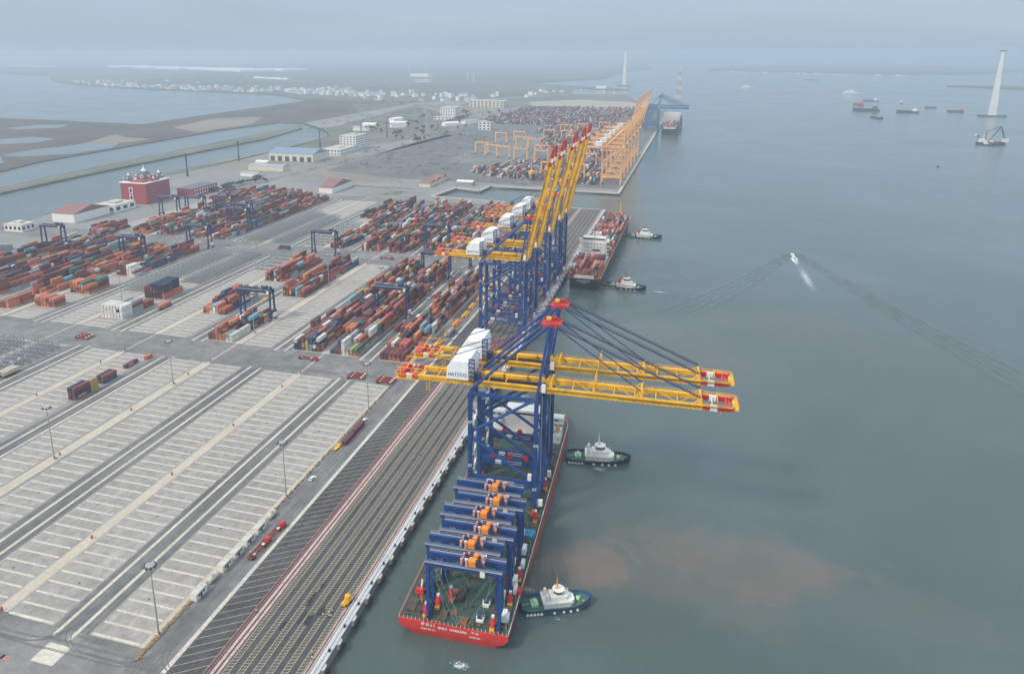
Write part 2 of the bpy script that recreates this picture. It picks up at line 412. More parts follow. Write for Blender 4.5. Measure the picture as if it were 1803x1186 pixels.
for i in range(46):
    sx = rnd.choice([-209.5, -276.5, -345, -418, -169]) + rnd.uniform(-2.5, 2.5); yb, top = rnd.choice(((421, 459), (688, 738), (187, 140))); r = rnd.uniform(10, 17); d = rnd.choice((-1, 1)); s_ = 1 if top > yb else -1
    pts = [(sx, yb - s_ * 12 + s_ * k * 2) for k in range(4)] + [(sx + d * r * (1 - math.cos(k * .13)), yb - s_ * 5 + s_ * r * math.sin(k * .13)) for k in range(13)] + [(sx + d * (r + 8 + k * 9), yb - s_ * 5 + s_ * r + rnd.uniform(-.3, .3)) for k in range(rnd.randint(2, 7))]
    for o_ in (-.9, .9): ribbon([(x + o_, y + o_ * .3) for x, y in pts], .16, Z(4) + .0002 * i + (.0001 if o_ > 0 else 0))
for i in range(60):
    x = rnd.uniform(-174, -165.5); y = rnd.uniform(105, 640); ribbon([(x + math.sin(k * .4 + i) * .25, y + k * 7) for k in range(9)], .15, Z(4) + .0002 * i)
tag(tm.build('tyre_mark', M_tm), kind='stuff')
M_damp = ground_mat('damp_patch', (.15, .145, .135), (.19, .185, .17), s1=.08, s2=.4, amt=.8); dm = MB()
for i in range(34):
    x, y, a, b_d = rnd.choice(((rnd.uniform(-330, -180), rnd.uniform(165, 184), 5, 2.5), (rnd.uniform(-560, -180), rnd.uniform(424, 455), 7, 2.5), (rnd.uniform(-560, -180), rnd.uniform(692, 735), 9, 4), (rnd.uniform(-174, -166), rnd.uniform(190, 600), 1, 4), (rnd.uniform(-400, -180), rnd.uniform(184.5, 187), 9, 1.6)))
    pts = []
    for k in range(16): t = k / 16 * 2 * math.pi; q = .55 + .6 * rnd.random(); pts.append((x + a * q * math.cos(t), y + b_d * q * math.sin(t), Z(2) + .0003 * i))
    dm.poly(pts)
tag(dm.build('damp_patch', M_damp), kind='stuff')
# quay face: fender brackets, piles, bollards
M_conc = mat('fender_concrete', (.52, .49, .41), .85, .25, .6)
M_rub = mat('black_rubber', (.025, .025, .028), .8, .1)
M_pile = mat('wet_pile', (.10, .09, .075), .8, .3, .8)
qf = MB().box(QX, QX + .02, 100, 1036, -3.4, 0)
fb = MB()
fb.prism([(0, -1.9), (1.0, -1.1), (1.0, 1.1), (0, 1.9)], -2.6, -.25)
bracket = fb.mesh('bracket', M_conc)
fm = MB()
for s in (-1, 1): fm.tube((1.0, s * .75, -1.5), (1.8, s * .75, -1.5), .55, .45, 10)
fm.box(1.8, 2.0, -1.35, 1.35, -2.9, -.8)
fend_m = fm.mesh('fender', M_rub)
bo = MB().lathe((0, 0, 0), [(.55, 0), (.55, .08), (.3, .12), (.26, .55), (.48, .7), (.5, .86), (.2, .98)], 10)
boll_m = bo.mesh('bollard', M_rub)
y = 104.0; i = 0
while y < 1030:
    t = thing('quay_fender', 'black rubber fender on a pale concrete bracket along the near quay edge', 'fender', (QX, y + 5.6, 0), group='fenders along the near quay edge')
    link(bpy.data.objects.new('bracket', bracket), t); link(bpy.data.objects.new('rubber', fend_m), t)
    o = link(bpy.data.objects.new('bollard', boll_m), None, (QX - .95, y, Z(6)))
    tag(o, 'black mooring bollard on the pale edge of the near quay', 'bollard', 'bollards along the near quay edge')
    y += 12.6; i += 1
pl = MB()
y = 103
while y < 1035:
    for x in (QX - .8, QX - 6): pl.tube((x, y, -9), (x, y, -1), .55, n=8)
    y += 6.3
struct('quay_pile', pl, M_pile)
struct('quay_wall_end', MB().box(-175, QX - .01, 1036.002, 1036.4, -5, -.3), M_conc)
# basin and far quay rims
for nm, a, b in (('quay_rim', (-373, 1067), (-262, 1052)), ('quay_rim', (-373, 1067), (-360, 1148)), ('quay_rim', (-360, 1148), (-317, 1134)), ('quay_rim', (-317, 1134), (-313, 1179)), ('quay_rim', (-313, 1181), (-106, 1173)), ('quay_rim', (-107.5, 1174), (-104.5, 2100))):
    struct(nm, MB().bar((*a, -.9), (*b, -.9), 3.0, 2.0), M_beam)
# retaining slope where the yard meets the canal
# ------------------------------------------------------------------ land beyond the canal, dikes, ponds, far shore
def land(name, pts, m, z1, z0=WZ - 1): return struct(name, MB().prism(pts, z0, z1), m)
land('dike', [(-1019, 911), (-1031, 1117), (-1036, 1388), (-1033, 1701), (-1080, 1982), (-1132, 2078), (-1095, 1468), (-1081, 1160), (-1061, 949), (-1045, 700), (-1000, 690)], M_scrub, -1.5)
struct('dike_road', MB().poly([(-1038, 850, -1.47), (-1042, 850, -1.47), (-1059, 1160, -1.47), (-1069, 1468, -1.47), (-1097, 2000, -1.47), (-1093, 2000, -1.47), (-1064, 1468, -1.47), (-1054, 1160, -1.47)][::-1]), M_dirt)
land('mud_flat', [(-1213, 1092), (-1247, 1216), (-1251, 1306), (-1255, 1421), (-1263, 1580), (-1269, 1864), (-1241, 2126), (-1144, 2114), (-1144, 2500), (-1500, 3180), (-1692, 3176),
      (-1673, 2972), (-1653, 2655), (-1648, 2429), (-1638, 2284), (-1600, 1959), (-2014, 2005), (-2400, 2030), (-2500, 1600), (-1700, 1000), (-1300, 950)][::-1], M_mud, -2.6)
def pond(pts):
    struct('pond', MB().poly([(x, y, -2.55) for x, y in pts]), M_water)
pond([(-1405, 1270), (-1414, 1359), (-1397, 1442), (-1395, 1567), (-1311, 1515), (-1270, 1440), (-1275, 1330), (-1308, 1300), (-1350, 1262)])
pond([(-1677, 1490), (-1628, 1581), (-1540, 1560), (-1520, 1470), (-1600, 1410)])
pond([(-1340, 1090), (-1420, 1200), (-1380, 1250), (-1300, 1180), (-1290, 1080)])
pond([(-1900, 1750), (-1880, 1850), (-1800, 1880), (-1760, 1800), (-1830, 1730)])
def patch(name, pts, m, z): struct(name, MB().poly([(x, y, z) for x, y in pts]), m)
patch('sand_patch', [(-1330, 1500), (-1300, 1620), (-1400, 1640), (-1480, 1700), (-1420, 1560), (-1400, 1500)][::-1], M_dirt, -2.54)
patch('sand_patch', [(-1300, 1800), (-1290, 2060), (-1400, 2300), (-1520, 2200), (-1450, 1900)], M_dirt, -2.54)
# the far shore with its town, and the plain behind it
land('far_plain', [(-1924, 3395), (-1150, 3050), (-900, 3500), (-640, 4000), (-728, 4705), (-1124, 5311), (-1000, 5900), (-760, 6500), (-820, 8200), (-600, 10500), (-900, 14000), (-400, 20000), (800, 28900), (-22500, 28900), (-23500, 6800), (-8200, 6300), (-6771, 6271), (-5713, 5803),
      (-4615, 4723), (-3771, 4141), (-3004, 3805), (-2490, 3686), (-2070, 3540)], M_far, -1.2)
land('scrub_field', [(-1692, 3176), (-1500, 3180), (-1144, 2500), (-1144, 2114), (-1000, 1960), (-912, 1822), (-900, 1900), (-1000, 2500), (-1150, 3050), (-1924, 3395), (-1780, 3260)][::-1], M_scrub, -.9)
land('sand_spit', [(-728, 4705), (-509, 4544), (-380, 4560), (-420, 4660), (-560, 4800), (-900, 5150), (-1124, 5311)], M_scrub, -1.0)
land('distant_coast', [(1500, 5650), (1850, 5250), (1550, 4400), (2600, 3900), (6000, 3600), (6000, 5200), (2400, 5600), (1640, 5740)], M_far, 2)
land('distant_coast', [(60, 9900), (300, 9500), (1100, 9000), (1800, 8500), (2600, 8900), (4200, 11500), (3000, 16000), (600, 13000), (100, 10600)], M_far, 2)
land('distant_coast', [(800, 6640), (880, 6640), (870, 6720), (790, 6710)], M_far, 0)
# port hinterland: earth lots, green verges, service roads
patch('earth_lot', [(-690, 1190), (-540, 1130), (-470, 1180), (-520, 1420), (-610, 1560), (-720, 1400)], M_dirt, Z(2))
patch('earth_lot', [(-600, 1440), (-470, 1300), (-410, 1400), (-500, 1640), (-590, 1700)], ground_mat('red_earth', (.29, .235, .20), (.26, .21, .18), s1=.01, s2=.06, amt=.6), Z(3))
patch('earth_lot', [(-900, 1240), (-800, 1210), (-700, 1190), (-720, 1300), (-880, 1380)], M_dirt, Z(2))
patch('scrub_verge', [(-880, 1500), (-760, 1560), (-700, 1700), (-640, 1900), (-700, 2300), (-1100, 3000), (-1000, 1970), (-905, 1800)], M_scrub, Z(2))
patch('scrub_verge', [(-640, 1900), (-560, 1800), (-480, 1900), (-640, 2500), (-800, 3000), (-1100, 3000), (-700, 2300)], M_dirt, Z(3))
patch('scrub_verge', [(-430, 3000), (-170, 2960), (-360, 4050), (-630, 3950), (-1000, 3200), (-700, 2950)], M_scrub, Z(2))
patch('sand_field', [(-640, 3060), (-180, 3010), (-200, 3300), (-300, 3420), (-520, 3520), (-700, 3300)], ground_mat('pale_sand', (.42, .37, .30), (.34, .30, .24), s1=.01, s2=.05, amt=.6), Z(6))
patch('service_road', [(-905, 1120), (-100, 1120), (-100, 1121), (-905, 1121)], M_road, Z(1))
patch('service_road', [(-700, 1960), (-688, 1960), (-1170, 3280), (-1185, 3280)], M_road, .05)
patch('service_road', [(-700, 1000), (-684, 1000), (-600, 1900), (-620, 1900)], M_road, Z(4))
patch('green_verge', [(-528, 1112), (-420, 1112), (-420, 1120), (-528, 1120)], M_scrub, Z(5))
patch('green_verge', [(-452, 1052), (-428, 1052), (-418, 1090), (-438, 1092)], M_scrub, Z(5))
patch('far_yard_pavement', [(-640, 1250), (-480, 1205), (-112, 1200), (-112, 2960), (-640, 2960)], ground_mat('far_yard_asphalt', (.155, .155, .15), (.20, .195, .185), streak=.25, s1=.01, s2=.08, amt=.8), Z(4))
patch('bare_concrete_lot', [(-470, 1420), (-345, 1400), (-345, 1900), (-470, 1960)], M_road, Z(6))
patch('scrub_belt', [(-905, 1140), (-870, 1130), (-880, 1480), (-840, 1700), (-880, 1810), (-900, 1740), (-870, 1480)], M_scrub, Z(6))
M_canal = mat('canal_bank', (.16, .14, .11), .9, .3, .1)
sb = MB()
for a, b in zip(shore[:-1], shore[1:]): sb.bar((*a, -1.6), (*b, -1.6), 5, 3.0)
sb.bar((-801, 707, -1.6), (-812, 640, -1.6), 5, 3.0); sb.bar((-812, 640, -1.6), (-870, 480, -1.6), 5, 3.0)
struct('canal_bank', sb, M_canal)
# far town: houses strung along the shore
hv_mats = [mat('white_plaster', (.86, .85, .82), .8, .1), mat('cream_plaster', (.66, .60, .48), .8, .1), mat('red_roof', (.42, .19, .13), .8, .15), mat('grey_roof', (.33, .34, .36), .8, .15), mat('blue_roof', (.19, .26, .34), .7, .1)]
def house_mesh(w, d, h, wall, roof, flat):
    b = MB()
    if flat: b.box(-w / 2, w / 2, -d / 2, d / 2, 0, h, 0, False); b.box(-w / 2 - .2, w / 2 + .2, -d / 2 - .2, d / 2 + .2, h, h + .5, 0); b.box(-w / 5, w / 6, -d / 5, d / 5, h + .5, h + 2.4, 1)
    else:
        b.box(-w / 2, w / 2, -d / 2, d / 2, 0, h, 0, False)
        for s in (-1, 1): b.poly([(-w / 2 - .5, s * (d / 2 + .5), h - .1), (w / 2 + .5, s * (d / 2 + .5), h - .1), (w / 2 + .5, 0, h + d * .28), (-w / 2 - .5, 0, h + d * .28)][::s], 1)
        for s in (-1, 1): b.poly([(s * w / 2, -d / 2, h), (s * w / 2, d / 2, h), (s * w / 2, 0, h + d * .26)][::s], 0)
    return b.mesh('town_house', [wall, roof])
hm = [house_mesh(10, 8, 7, hv_mats[0], hv_mats[2], False), house_mesh(14, 9, 6, hv_mats[1], hv_mats[2], False), house_mesh(8, 12, 12, hv_mats[0], hv_mats[3], True),
      house_mesh(22, 14, 6, hv_mats[0], hv_mats[4], False), house_mesh(12, 12, 9, hv_mats[0], hv_mats[3], True), house_mesh(16, 10, 5, hv_mats[1], hv_mats[3], False)]
kinds = ['small white house with a red pitched roof', 'cream house with a red pitched roof', 'tall narrow white house with a flat roof', 'long white shed with a blue roof', 'square white house with a flat roof', 'low cream house with a grey roof']
shl = [(-4615, 4723), (-3771, 4141), (-3004, 3805), (-2490, 3686), (-2070, 3540), (-1924, 3395), (-1500, 3230)]
for i in range(235):
    t = (rnd.random() ** .85) * (len(shl) - 1); k = min(int(t), len(shl) - 2); u = t - k
    x = shl[k][0] * (1 - u) + shl[k + 1][0] * u; y = shl[k][1] * (1 - u) + shl[k + 1][1] * u
    x += rnd.uniform(-30, 60); y += 45 + abs(rnd.gauss(0, 200)) + (140 if x > -2300 else 0); q = rnd.randrange(6)
    o = link(bpy.data.objects.new('town_house', hm[q]), None, (x, y, -1.2), rnd.uniform(0, 3.1))
    s = rnd.uniform(1.0, 2.1); o.scale = (s, s, rnd.uniform(1.0, 1.6))
    tag(o, kinds[q] + ' in the far town along the shore', 'house', kinds[q] + 's of the far shore town')
for i in range(46):                      # fishing village and rafts in front of the far right coast
    u = rnd.random(); x = 60 + 1750 * u; y = 9150 - 1250 * u + rnd.gauss(0, 70); q = rnd.randrange(6)
    o = link(bpy.data.objects.new('town_house', hm[q]), None, (x, y, WZ + .5), rnd.uniform(0, 3.1)); s = rnd.uniform(2, 4); o.scale = (s, s, 1)
    tag(o, kinds[q] + ' by the far right coast', 'house', kinds[q] + 's of the far right coast')
for i in range(34):
    x = rnd.uniform(-1500, -700); y = 3150 + (x + 1500) * .1 + rnd.uniform(0, 600); q = rnd.randrange(6)
    if x > -900: y += 400
    o = link(bpy.data.objects.new('town_house', hm[q]), None, (x, y, -1), rnd.uniform(0, 3.1)); s = rnd.uniform(1.2, 2); o.scale = (s, s, s)
    tag(o, kinds[q] + ' in the far settlement behind the port', 'house', kinds[q] + 's behind the port')
# long white roofs of the industrial estate on the horizon
M_wr = mat('white_sheet_roof', (.86, .83, .78), .6, .05)
def shed(name, label, x, y, w, d, h, rz, wall=None, roof=None, z=0, cat='warehouse', group=None, doors=0, nb=3):
    t = thing(name, label, cat, (x, y, z), rz, group)
    wall = wall or hv_mats[0]; roof = roof or M_wr
    MB().box(-w / 2, w / 2, -d / 2, d / 2, 0, h, 0, False).build('wall', wall, t)
    r = MB()
    for k in range(nb):
        y0 = -d / 2 - .4 + k * (d + .8) / nb; y1 = y0 + (d + .8) / nb; ym = (y0 + y1) / 2; rh = (y1 - y0) * .12
        r.poly([(-w / 2 - .6, y0, h + .02), (w / 2 + .6, y0, h + .02), (w / 2 + .6, ym, h + rh), (-w / 2 - .6, ym, h + rh)])
        r.poly([(w / 2 + .6, y1, h + .02), (-w / 2 - .6, y1, h + .02), (-w / 2 - .6, ym, h + rh), (w / 2 + .6, ym, h + rh)])
        for s in (-1, 1): r.poly([(s * (w / 2 + .5), y0, h + .02), (s * (w / 2 + .5), y1, h + .02), (s * (w / 2 + .5), ym, h + rh)])
    r.build('roof', roof, t)
    if doors:
        M = M_dkl
        for k in range(doors):
            xx = -w / 2 + (k + .5) * w / doors
            MB().box(xx - w / doors * .28, xx + w / doors * .28, -d / 2 - .12, -d / 2 - .02, 0, h * .62).build('door', M, t)
    return t
for (x, y, w, d, rz) in ((-7700, 9300, 800, 500, -.7), (-6900, 8900, 800, 500, -.65), (-6200, 8500, 800, 500, -.6), (-5500, 8200, 760, 500, -.5), (-5000, 7850, 640, 440, -.45), (-4700, 8200, 520, 360, -.4), (-9600, 9300, 600, 400, -.7), (-8900, 9000, 420, 300, -.7)):
    shed('factory_hall', 'huge white roofed hall of the far industrial estate, ' + {-7700: 'leftmost of the long row', -6900: 'second of the long row', -6200: 'third of the long row', -5500: 'fourth of the long row', -5000: 'fifth of the long row', -4700: 'right end of the long row', -9600: 'at the left edge', -8900: 'between the edge and the row'}[x], x, y, w, d, 14, rz, z=-1.2, group='white roofed halls on the far plain', nb=6)
shed('factory_hall', 'long low white roof beyond the far town', -3300, 5600, 520, 40, 8, -.5, z=-1.2, nb=1)
shed('factory_hall', 'white hall beside the long road far behind the port', -2350, 6500, 180, 90, 20, -.2, z=-1.2)
shed('factory_hall', 'small white hall on the sand spit', -560, 4680, 60, 30, 12, -.3, z=-1.0)
# ------------------------------------------------------------------ freight containers
def paint_obj(name, corr=True, attr=False):
    m = bpy.data.materials.new(name); m.use_nodes = True; n = m.node_tree; L = n.links; b = n.nodes['Principled BSDF']
    if attr:
        a = n.nodes.new('ShaderNodeAttribute'); a.attribute_name = 'paint'; col = a.outputs['Color']
    else:
        a = n.nodes.new('ShaderNodeObjectInfo'); col = a.outputs['Color']
    geo = n.nodes.new('ShaderNodeNewGeometry')
    nz = n.nodes.new('ShaderNodeTexNoise'); nz.inputs['Scale'].default_value = .45; nz.inputs['Detail'].default_value = 6; nz.inputs['Roughness'].default_value = .7
    L.new(geo.outputs['Position'], nz.inputs['Vector'])
    mr = n.nodes.new('ShaderNodeMapRange'); mr.inputs['From Min'].default_value = .3; mr.inputs['From Max'].default_value = .75
    mr.inputs['To Min'].default_value = .68; mr.inputs['To Max'].default_value = 1.16; L.new(nz.outputs['Fac'], mr.inputs['Value'])
    vm = n.nodes.new('ShaderNodeVectorMath'); vm.operation = 'SCALE'; L.new(col, vm.inputs[0]); L.new(mr.outputs[0], vm.inputs['Scale'])
    L.new(vm.outputs[0], b.inputs['Base Color']); b.inputs['Roughness'].default_value = .62
    b.inputs['Specular IOR Level'].default_value = .35
    if corr:
        sp = n.nodes.new('ShaderNodeSeparateXYZ'); L.new(geo.outputs['Position'], sp.inputs[0])
        ad = n.nodes.new('ShaderNodeMath'); ad.operation = 'ADD'; L.new(sp.outputs[0], ad.inputs[0]); L.new(sp.outputs[1], ad.inputs[1])
        mu = n.nodes.new('ShaderNodeMath'); mu.operation = 'MULTIPLY'; mu.inputs[1].default_value = 22; L.new(ad.outputs[0], mu.inputs[0])
        sn = n.nodes.new('ShaderNodeMath'); sn.operation = 'SINE'; L.new(mu.outputs[0], sn.inputs[0])
        bp = n.nodes.new('ShaderNodeBump'); bp.inputs['Strength'].default_value = .4; bp.inputs['Distance'].default_value = .04
        L.new(sn.outputs[0], bp.inputs['Height']); L.new(bp.outputs['Normal'], b.inputs['Normal'])
    return m
M_box = paint_obj('container_paint'); M_boxm = paint_obj('container_paint_mass', attr=True)
M_rod = mat('galvanised_rod', (.32, .32, .31), .5, .1); M_logo = mat('white_lettering', (.75, .75, .72), .6, .1, 2)
CW, CH = 2.44, 2.62
def cont_mesh(L, h=CH, logo=0):
    b = MB(); w = CW / 2; l = L / 2
    b.box(-w + .07, w - .07, -l + .09, l - .09, .12, h - .05)
    for sx in (-1, 1):
        for sy in (-1, 1):
            x0, x1 = sorted((sx * w, sx * (w - .17))); y0, y1 = sorted((sy * l, sy * (l - .2))); b.box(x0, x1, y0, y1, 0, h)
    for sx in (-1, 1):
        x0, x1 = sorted((sx * w, sx * (w - .12)))
        b.box(x0, x1, -l + .2, l - .2, h - .12, h); b.box(x0, x1, -l + .2, l - .2, 0, .15)
    for sy in (-1, 1):
        y0, y1 = sorted((sy * l, sy * (l - .14)))
        b.box(-w + .17, w - .17, y0, y1, h - .14, h - .005); b.box(-w + .17, w - .17, y0, y1, 0, .16)
    for x in (-.75, -.3, .3, .75): b.tube((x, -l + .03, .16), (x, -l + .03, h - .14), .03, n=5, m=1)
    if logo:
        k = 5 + logo; x = w - .06; yy = -l * .62
        for i in range(k):
            q = L * .055; y0 = yy + i * q * 1.25
            b.poly([(x, y0, h * .45), (x, y0 + q, h * .45), (x, y0 + q, h * .78), (x, y0, h * .78)], 2) if i % 3 else b.poly([(x, y0, h * .45), (x, y0 + q * .35, h * .45), (x, y0 + q * .35, h * .78), (x, y0, h * .78)], 2)
    return b.mesh('shipping_container', [M_box, M_rod, M_logo])
CM = {('40', 0): cont_mesh(12.19), ('20', 0): cont_mesh(6.06), ('40', 1): cont_mesh(12.19, logo=1), ('40', 2): cont_mesh(12.19, logo=3)}
PAL = {'rust red': (.245, .070, .050), 'brown': (.190, .072, .052), 'orange': (.50, .155, .085), 'bright orange': (.62, .205, .095), 'dark blue': (.045, .085, .165), 'navy': (.030, .042, .080), 'white': (.72, .70, .64),
       'grey': (.36, .37, .37), 'green': (.05, .20, .13), 'light blue': (.16, .42, .52), 'mustard': (.46, .32, .12), 'maroon': (.16, .045, .055), 'teal': (.13, .34, .33), 'pink red': (.48, .115, .10)}
MIX = dict(gen=[('brown', 10), ('rust red', 11), ('orange', 5), ('maroon', 7), ('dark blue', 5), ('navy', 5), ('grey', 4), ('white', 3), ('green', 2), ('light blue', 1.2), ('mustard', 2.5), ('teal', .6), ('pink red', 4), ('bright orange', 1.5)],
           orange=[('orange', 10), ('bright orange', 5), ('rust red', 7), ('brown', 6), ('maroon', 5), ('navy', 2.5), ('grey', 2.5), ('white', .8), ('green', .5), ('light blue', .4)],
           green=[('green', 3), ('rust red', 8), ('orange', 6), ('brown', 7), ('maroon', 3), ('grey', 5), ('dark blue', 3), ('light blue', 1), ('white', 2)],
           far=[('brown', 9), ('rust red', 6), ('navy', 4), ('grey', 9), ('dark blue', 4), ('maroon', 4), ('orange', 4), ('white', 5), ('mustard', 2), ('pink red', 3), ('teal', 1)],
           white=[('white', 20), ('grey', 3), ('navy', .6)])
def pick(mix):
    t = rnd.random() * sum(w for _, w in MIX[mix])
    for c, w in MIX[mix]:
        t -= w
        if t <= 0: return c
    return MIX[mix][0][0]
BOX = []      # (x, y, z, length, colour, rx) every container standing on the ground of the port
def fill(bx, y0, y1, mean=2.8, mix='gen', mx=5, mn=0, ncol=7, p20=.42, cols=None, run=.4, holes=.12):
    """stack containers bay after bay; neighbouring bays tend to keep colour and height"""
    x0 = bx[0] + 1.45; pit = 3.0; y = y0
    prev = {}
    while y + 12.5 < y1 + .2:
        bay20 = rnd.random() < p20; base = mean + rnd.gauss(0, .55)
        for c in (cols or range(ncol)):
            h = base + rnd.gauss(0, .9)
            if rnd.random() < holes: h = rnd.choice((0, 1, 2))
            if c in prev and rnd.random() < run: h = prev[c][0] + rnd.choice((-1, 0, 0, 1))
            h = max(mn, min(mx, int(round(h)))); colr = []
            cc = pick(mix)
            for k in range(h):
                if c in prev and k < len(prev[c][1]) and rnd.random() < .35: cc = prev[c][1][k]
                elif rnd.random() < .7: cc = pick(mix)
                colr.append(cc)
                x = x0 + c * pit + rnd.uniform(-.05, .05)
                if bay20:
                    BOX.append((x, y + 3.1, k * CH, 6.06, cc)); BOX.append((x, y + 9.6, k * CH, 6.06, pick(mix) if rnd.random() < .5 else cc))
                else: BOX.append((x, y + 6.3, k * CH, 12.19, cc))
            prev[c] = (h, colr)
        y += 12.9
B = BLK
def stacks(bx, y, cols, L=12.19):
    """explicit columns: list of colour lists from the ground up, left to right"""
    for i, col in enumerate(cols):
        for k, c in enumerate(col or []): BOX.append((bx[0] + 1.45 + i * 3.0, y + L / 2 + .2, k * CH, L, c))
n_, w_, r_, b_, o_, bo_, g_, m_, y_, t_, lb_, db_, ma_, pr_ = 'navy', 'white', 'rust red', 'brown', 'orange', 'bright orange', 'grey', 'maroon', 'mustard', 'teal', 'light blue', 'dark blue', 'maroon', 'pink red'
stacks(B[2], 460, [[n_, n_, w_], [n_, n_], [b_, y_, b_, b_], [y_, y_, y_, b_], [t_, g_, db_, db_], [db_, w_, db_], [r_, r_, n_, w_]])
stacks(B[2], 473, [[r_, db_], [b_, r_, r_], [y_, y_, b_, b_], [b_, y_, r_, r_], [n_, db_, g_, o_], [r_, r_, db_, n_], [y_, r_, y_, b_]])
stacks(B[1], 460, [[db_], [ma_], [b_], [w_, w_, w_, w_], [w_, g_], [y_, y_], [o_, 'green']])
stacks(B[1], 473, [[db_, db_], [r_, o_], [n_, b_, o_], [w_, g_, g_, g_], [g_, w_, w_], [y_, y_, o_], [t_, b_]])
stacks(B[1], 486, [[n_, r_, o_, bo_], [ma_, b_, n_, o_], [r_, ma_, b_], [n_, r_, n_], [y_, y_, b_, ma_], [b_, r_, g_, g_], [g_, b_, w_, w_]])
stacks(B[0], 460, [[ma_, ma_], [ma_, ma_], [o_, b_], [o_, r_], [o_, ma_], [ma_, ma_], [o_]])
stacks(B[0], 473, [[r_, b_, o_], [g_, o_, w_], [g_, g_, b_], [n_, g_, pr_], [ma_, ma_, pr_], [ma_, ma_], [g_]])
stacks(B[4], 460, [[ma_, b_], [r_, b_], [o_, o_, bo_, bo_], [bo_, bo_, r_], [o_, bo_], [w_, t_], [w_, w_]])
stacks(B[4], 473, [[r_, ma_], [b_], [b_, b_, r_, o_], [r_, r_, b_, bo_], [b_], [b_], [w_, w_]])
stacks(B[4], 486, [[b_], [r_, b_], [b_, b_, w_], [r_, b_, w_], [r_, b_, g_, b_], [n_, b_], [n_, r_, n_, lb_]])
stacks(B[5], 511, [[b_, o_], [o_, bo_], [w_, o_], [w_, w_, lb_], [g_, bo_, bo_], [r_, o_], [r_, o_]])
stacks(B[7], 479, [[w_, w_, w_, w_], [w_, w_, w_, w_], [w_, w_, w_, w_], [w_, w_, w_, w_], [w_, w_, w_, w_], [w_, w_, n_, w_], [w_, w_, w_, w_]])
stacks(B[7], 492, [[r_], [b_], [ma_], [w_, w_, g_, g_], [w_, w_, g_], [g_, g_, r_, g_], [g_, g_, r_, g_]])
stacks(B[7], 505, [[], [], [], [o_], [bo_, o_], [o_, b_], [b_, r_]])
stacks(B[7], 531, [[n_, ma_, ma_, ma_], [n_, n_, ma_, ma_], [n_, n_, r_, r_, n_], [ma_, n_, r_, n_, n_], [r_, n_, ma_, n_, n_], [ma_, n_, n_, n_, n_], [o_, o_, ma_, n_, n_]])
stacks(B[7], 544, [[n_, ma_, ma_, n_], [n_, n_, n_, n_], [n_, n_, r_, r_, n_], [ma_, n_, n_, n_, n_], [n_, n_, ma_, n_, n_], [n_, n_, n_, n_, n_], [o_, o_]])
stacks(B[9], 486, [[o_, b_, bo_], [b_, b_, o_], [o_, o_, bo_], [o_, bo_, o_], [bo_, r_, b_], [r_, b_, o_], [o_, b_, o_]])
stacks(B[9], 525, [[n_, r_, o_, o_], [r_, o_, o_, bo_], [o_, b_, o_, bo_], [o_, r_, bo_], [r_, o_, g_, 'green'], [o_, r_, o_], [o_, b_, o_]])
stacks(B[9], 538, [[o_, r_, o_], [o_, o_], [o_, o_, bo_, o_], [o_, r_, r_], [r_, r_, o_, o_], [o_, r_, ma_, 'green'], [o_, ma_, ma_, 'green']])
stacks(B[9], 583, [[ma_, ma_, ma_, b_], [ma_, b_, ma_, b_], [ma_, ma_, ma_, ma_], [ma_, b_, b_, b_], [w_, w_, w_, w_], [w_, w_, w_, w_], [w_, r_, w_]])
fill(B[0], 486, 690, 2.7); fill(B[0], 738, 990, 2.6)
fill(B[1], 499, 690, 3.3, holes=.05); fill(B[1], 738, 1000, 3.0)
fill(B[2], 486, 690, 3.2, holes=.05); fill(B[2], 738, 1000, 3.2)
fill(B[3], 738, 1000, 3.0)
fill(B[4], 499, 528, 2.3, cols=[0, 1, 4, 5, 6]); fill(B[4], 570, 690, 3.0); fill(B[4], 738, 1000, 2.8)
fill(B[5], 524, 566, 2.8, holes=.05); fill(B[5], 608, 690, 2.8, 'orange'); fill(B[5], 738, 1000, 2.0, holes=.25)
fill(B[6], 890, 1000, 1.4, holes=.4)
fill(B[9], 596, 690, 2.6); fill(B[9], 738, 1000, 2.6, 'green')
fill(B[10], 474, 500, 3, 'orange'); fill(B[10], 512, 690, 2.8, 'orange'); fill(B[10], 738, 790, 2.2, holes=.4); fill(B[10], 803, 1020, 3.0, 'green')
fill(B[11], 500, 590, 3.4, 'orange'); fill(B[11], 590, 700, 2.8); fill(B[11], 738, 1035, 2.8, 'green')
fill(B[12], 520, 710, 2.6); fill(B[12], 738, 800, 3.2, 'orange'); fill(B[12], 800, 1035, 2.5)
fill(B[13], 540, 700, 2.2, holes=.3); fill(B[13], 712, 765, 3.2, 'orange'); fill(B[13], 950, 1030, 2)
# the handful in the open foreground yard and beside the quay road
stacks((-358.6 - 1.45, 0), 346, [[n_, r_, n_], [r_, n_, r_]]); stacks((-358.4 - 1.45, 0), 359.2, [[], [y_, y_, y_]], 6.06)
stacks((-359.5 - 1.45, 0), 371, [[r_, n_], [db_, r_]]); stacks((-361.5, 0), 396, [[ma_]]); stacks((-358.5, 0), 413, [[o_]], 6.06)
stacks((-171.5 - 1.9, 0), 342, [[ma_]]); stacks((-171.5 - 2.1, 0), 355, [[ma_]])
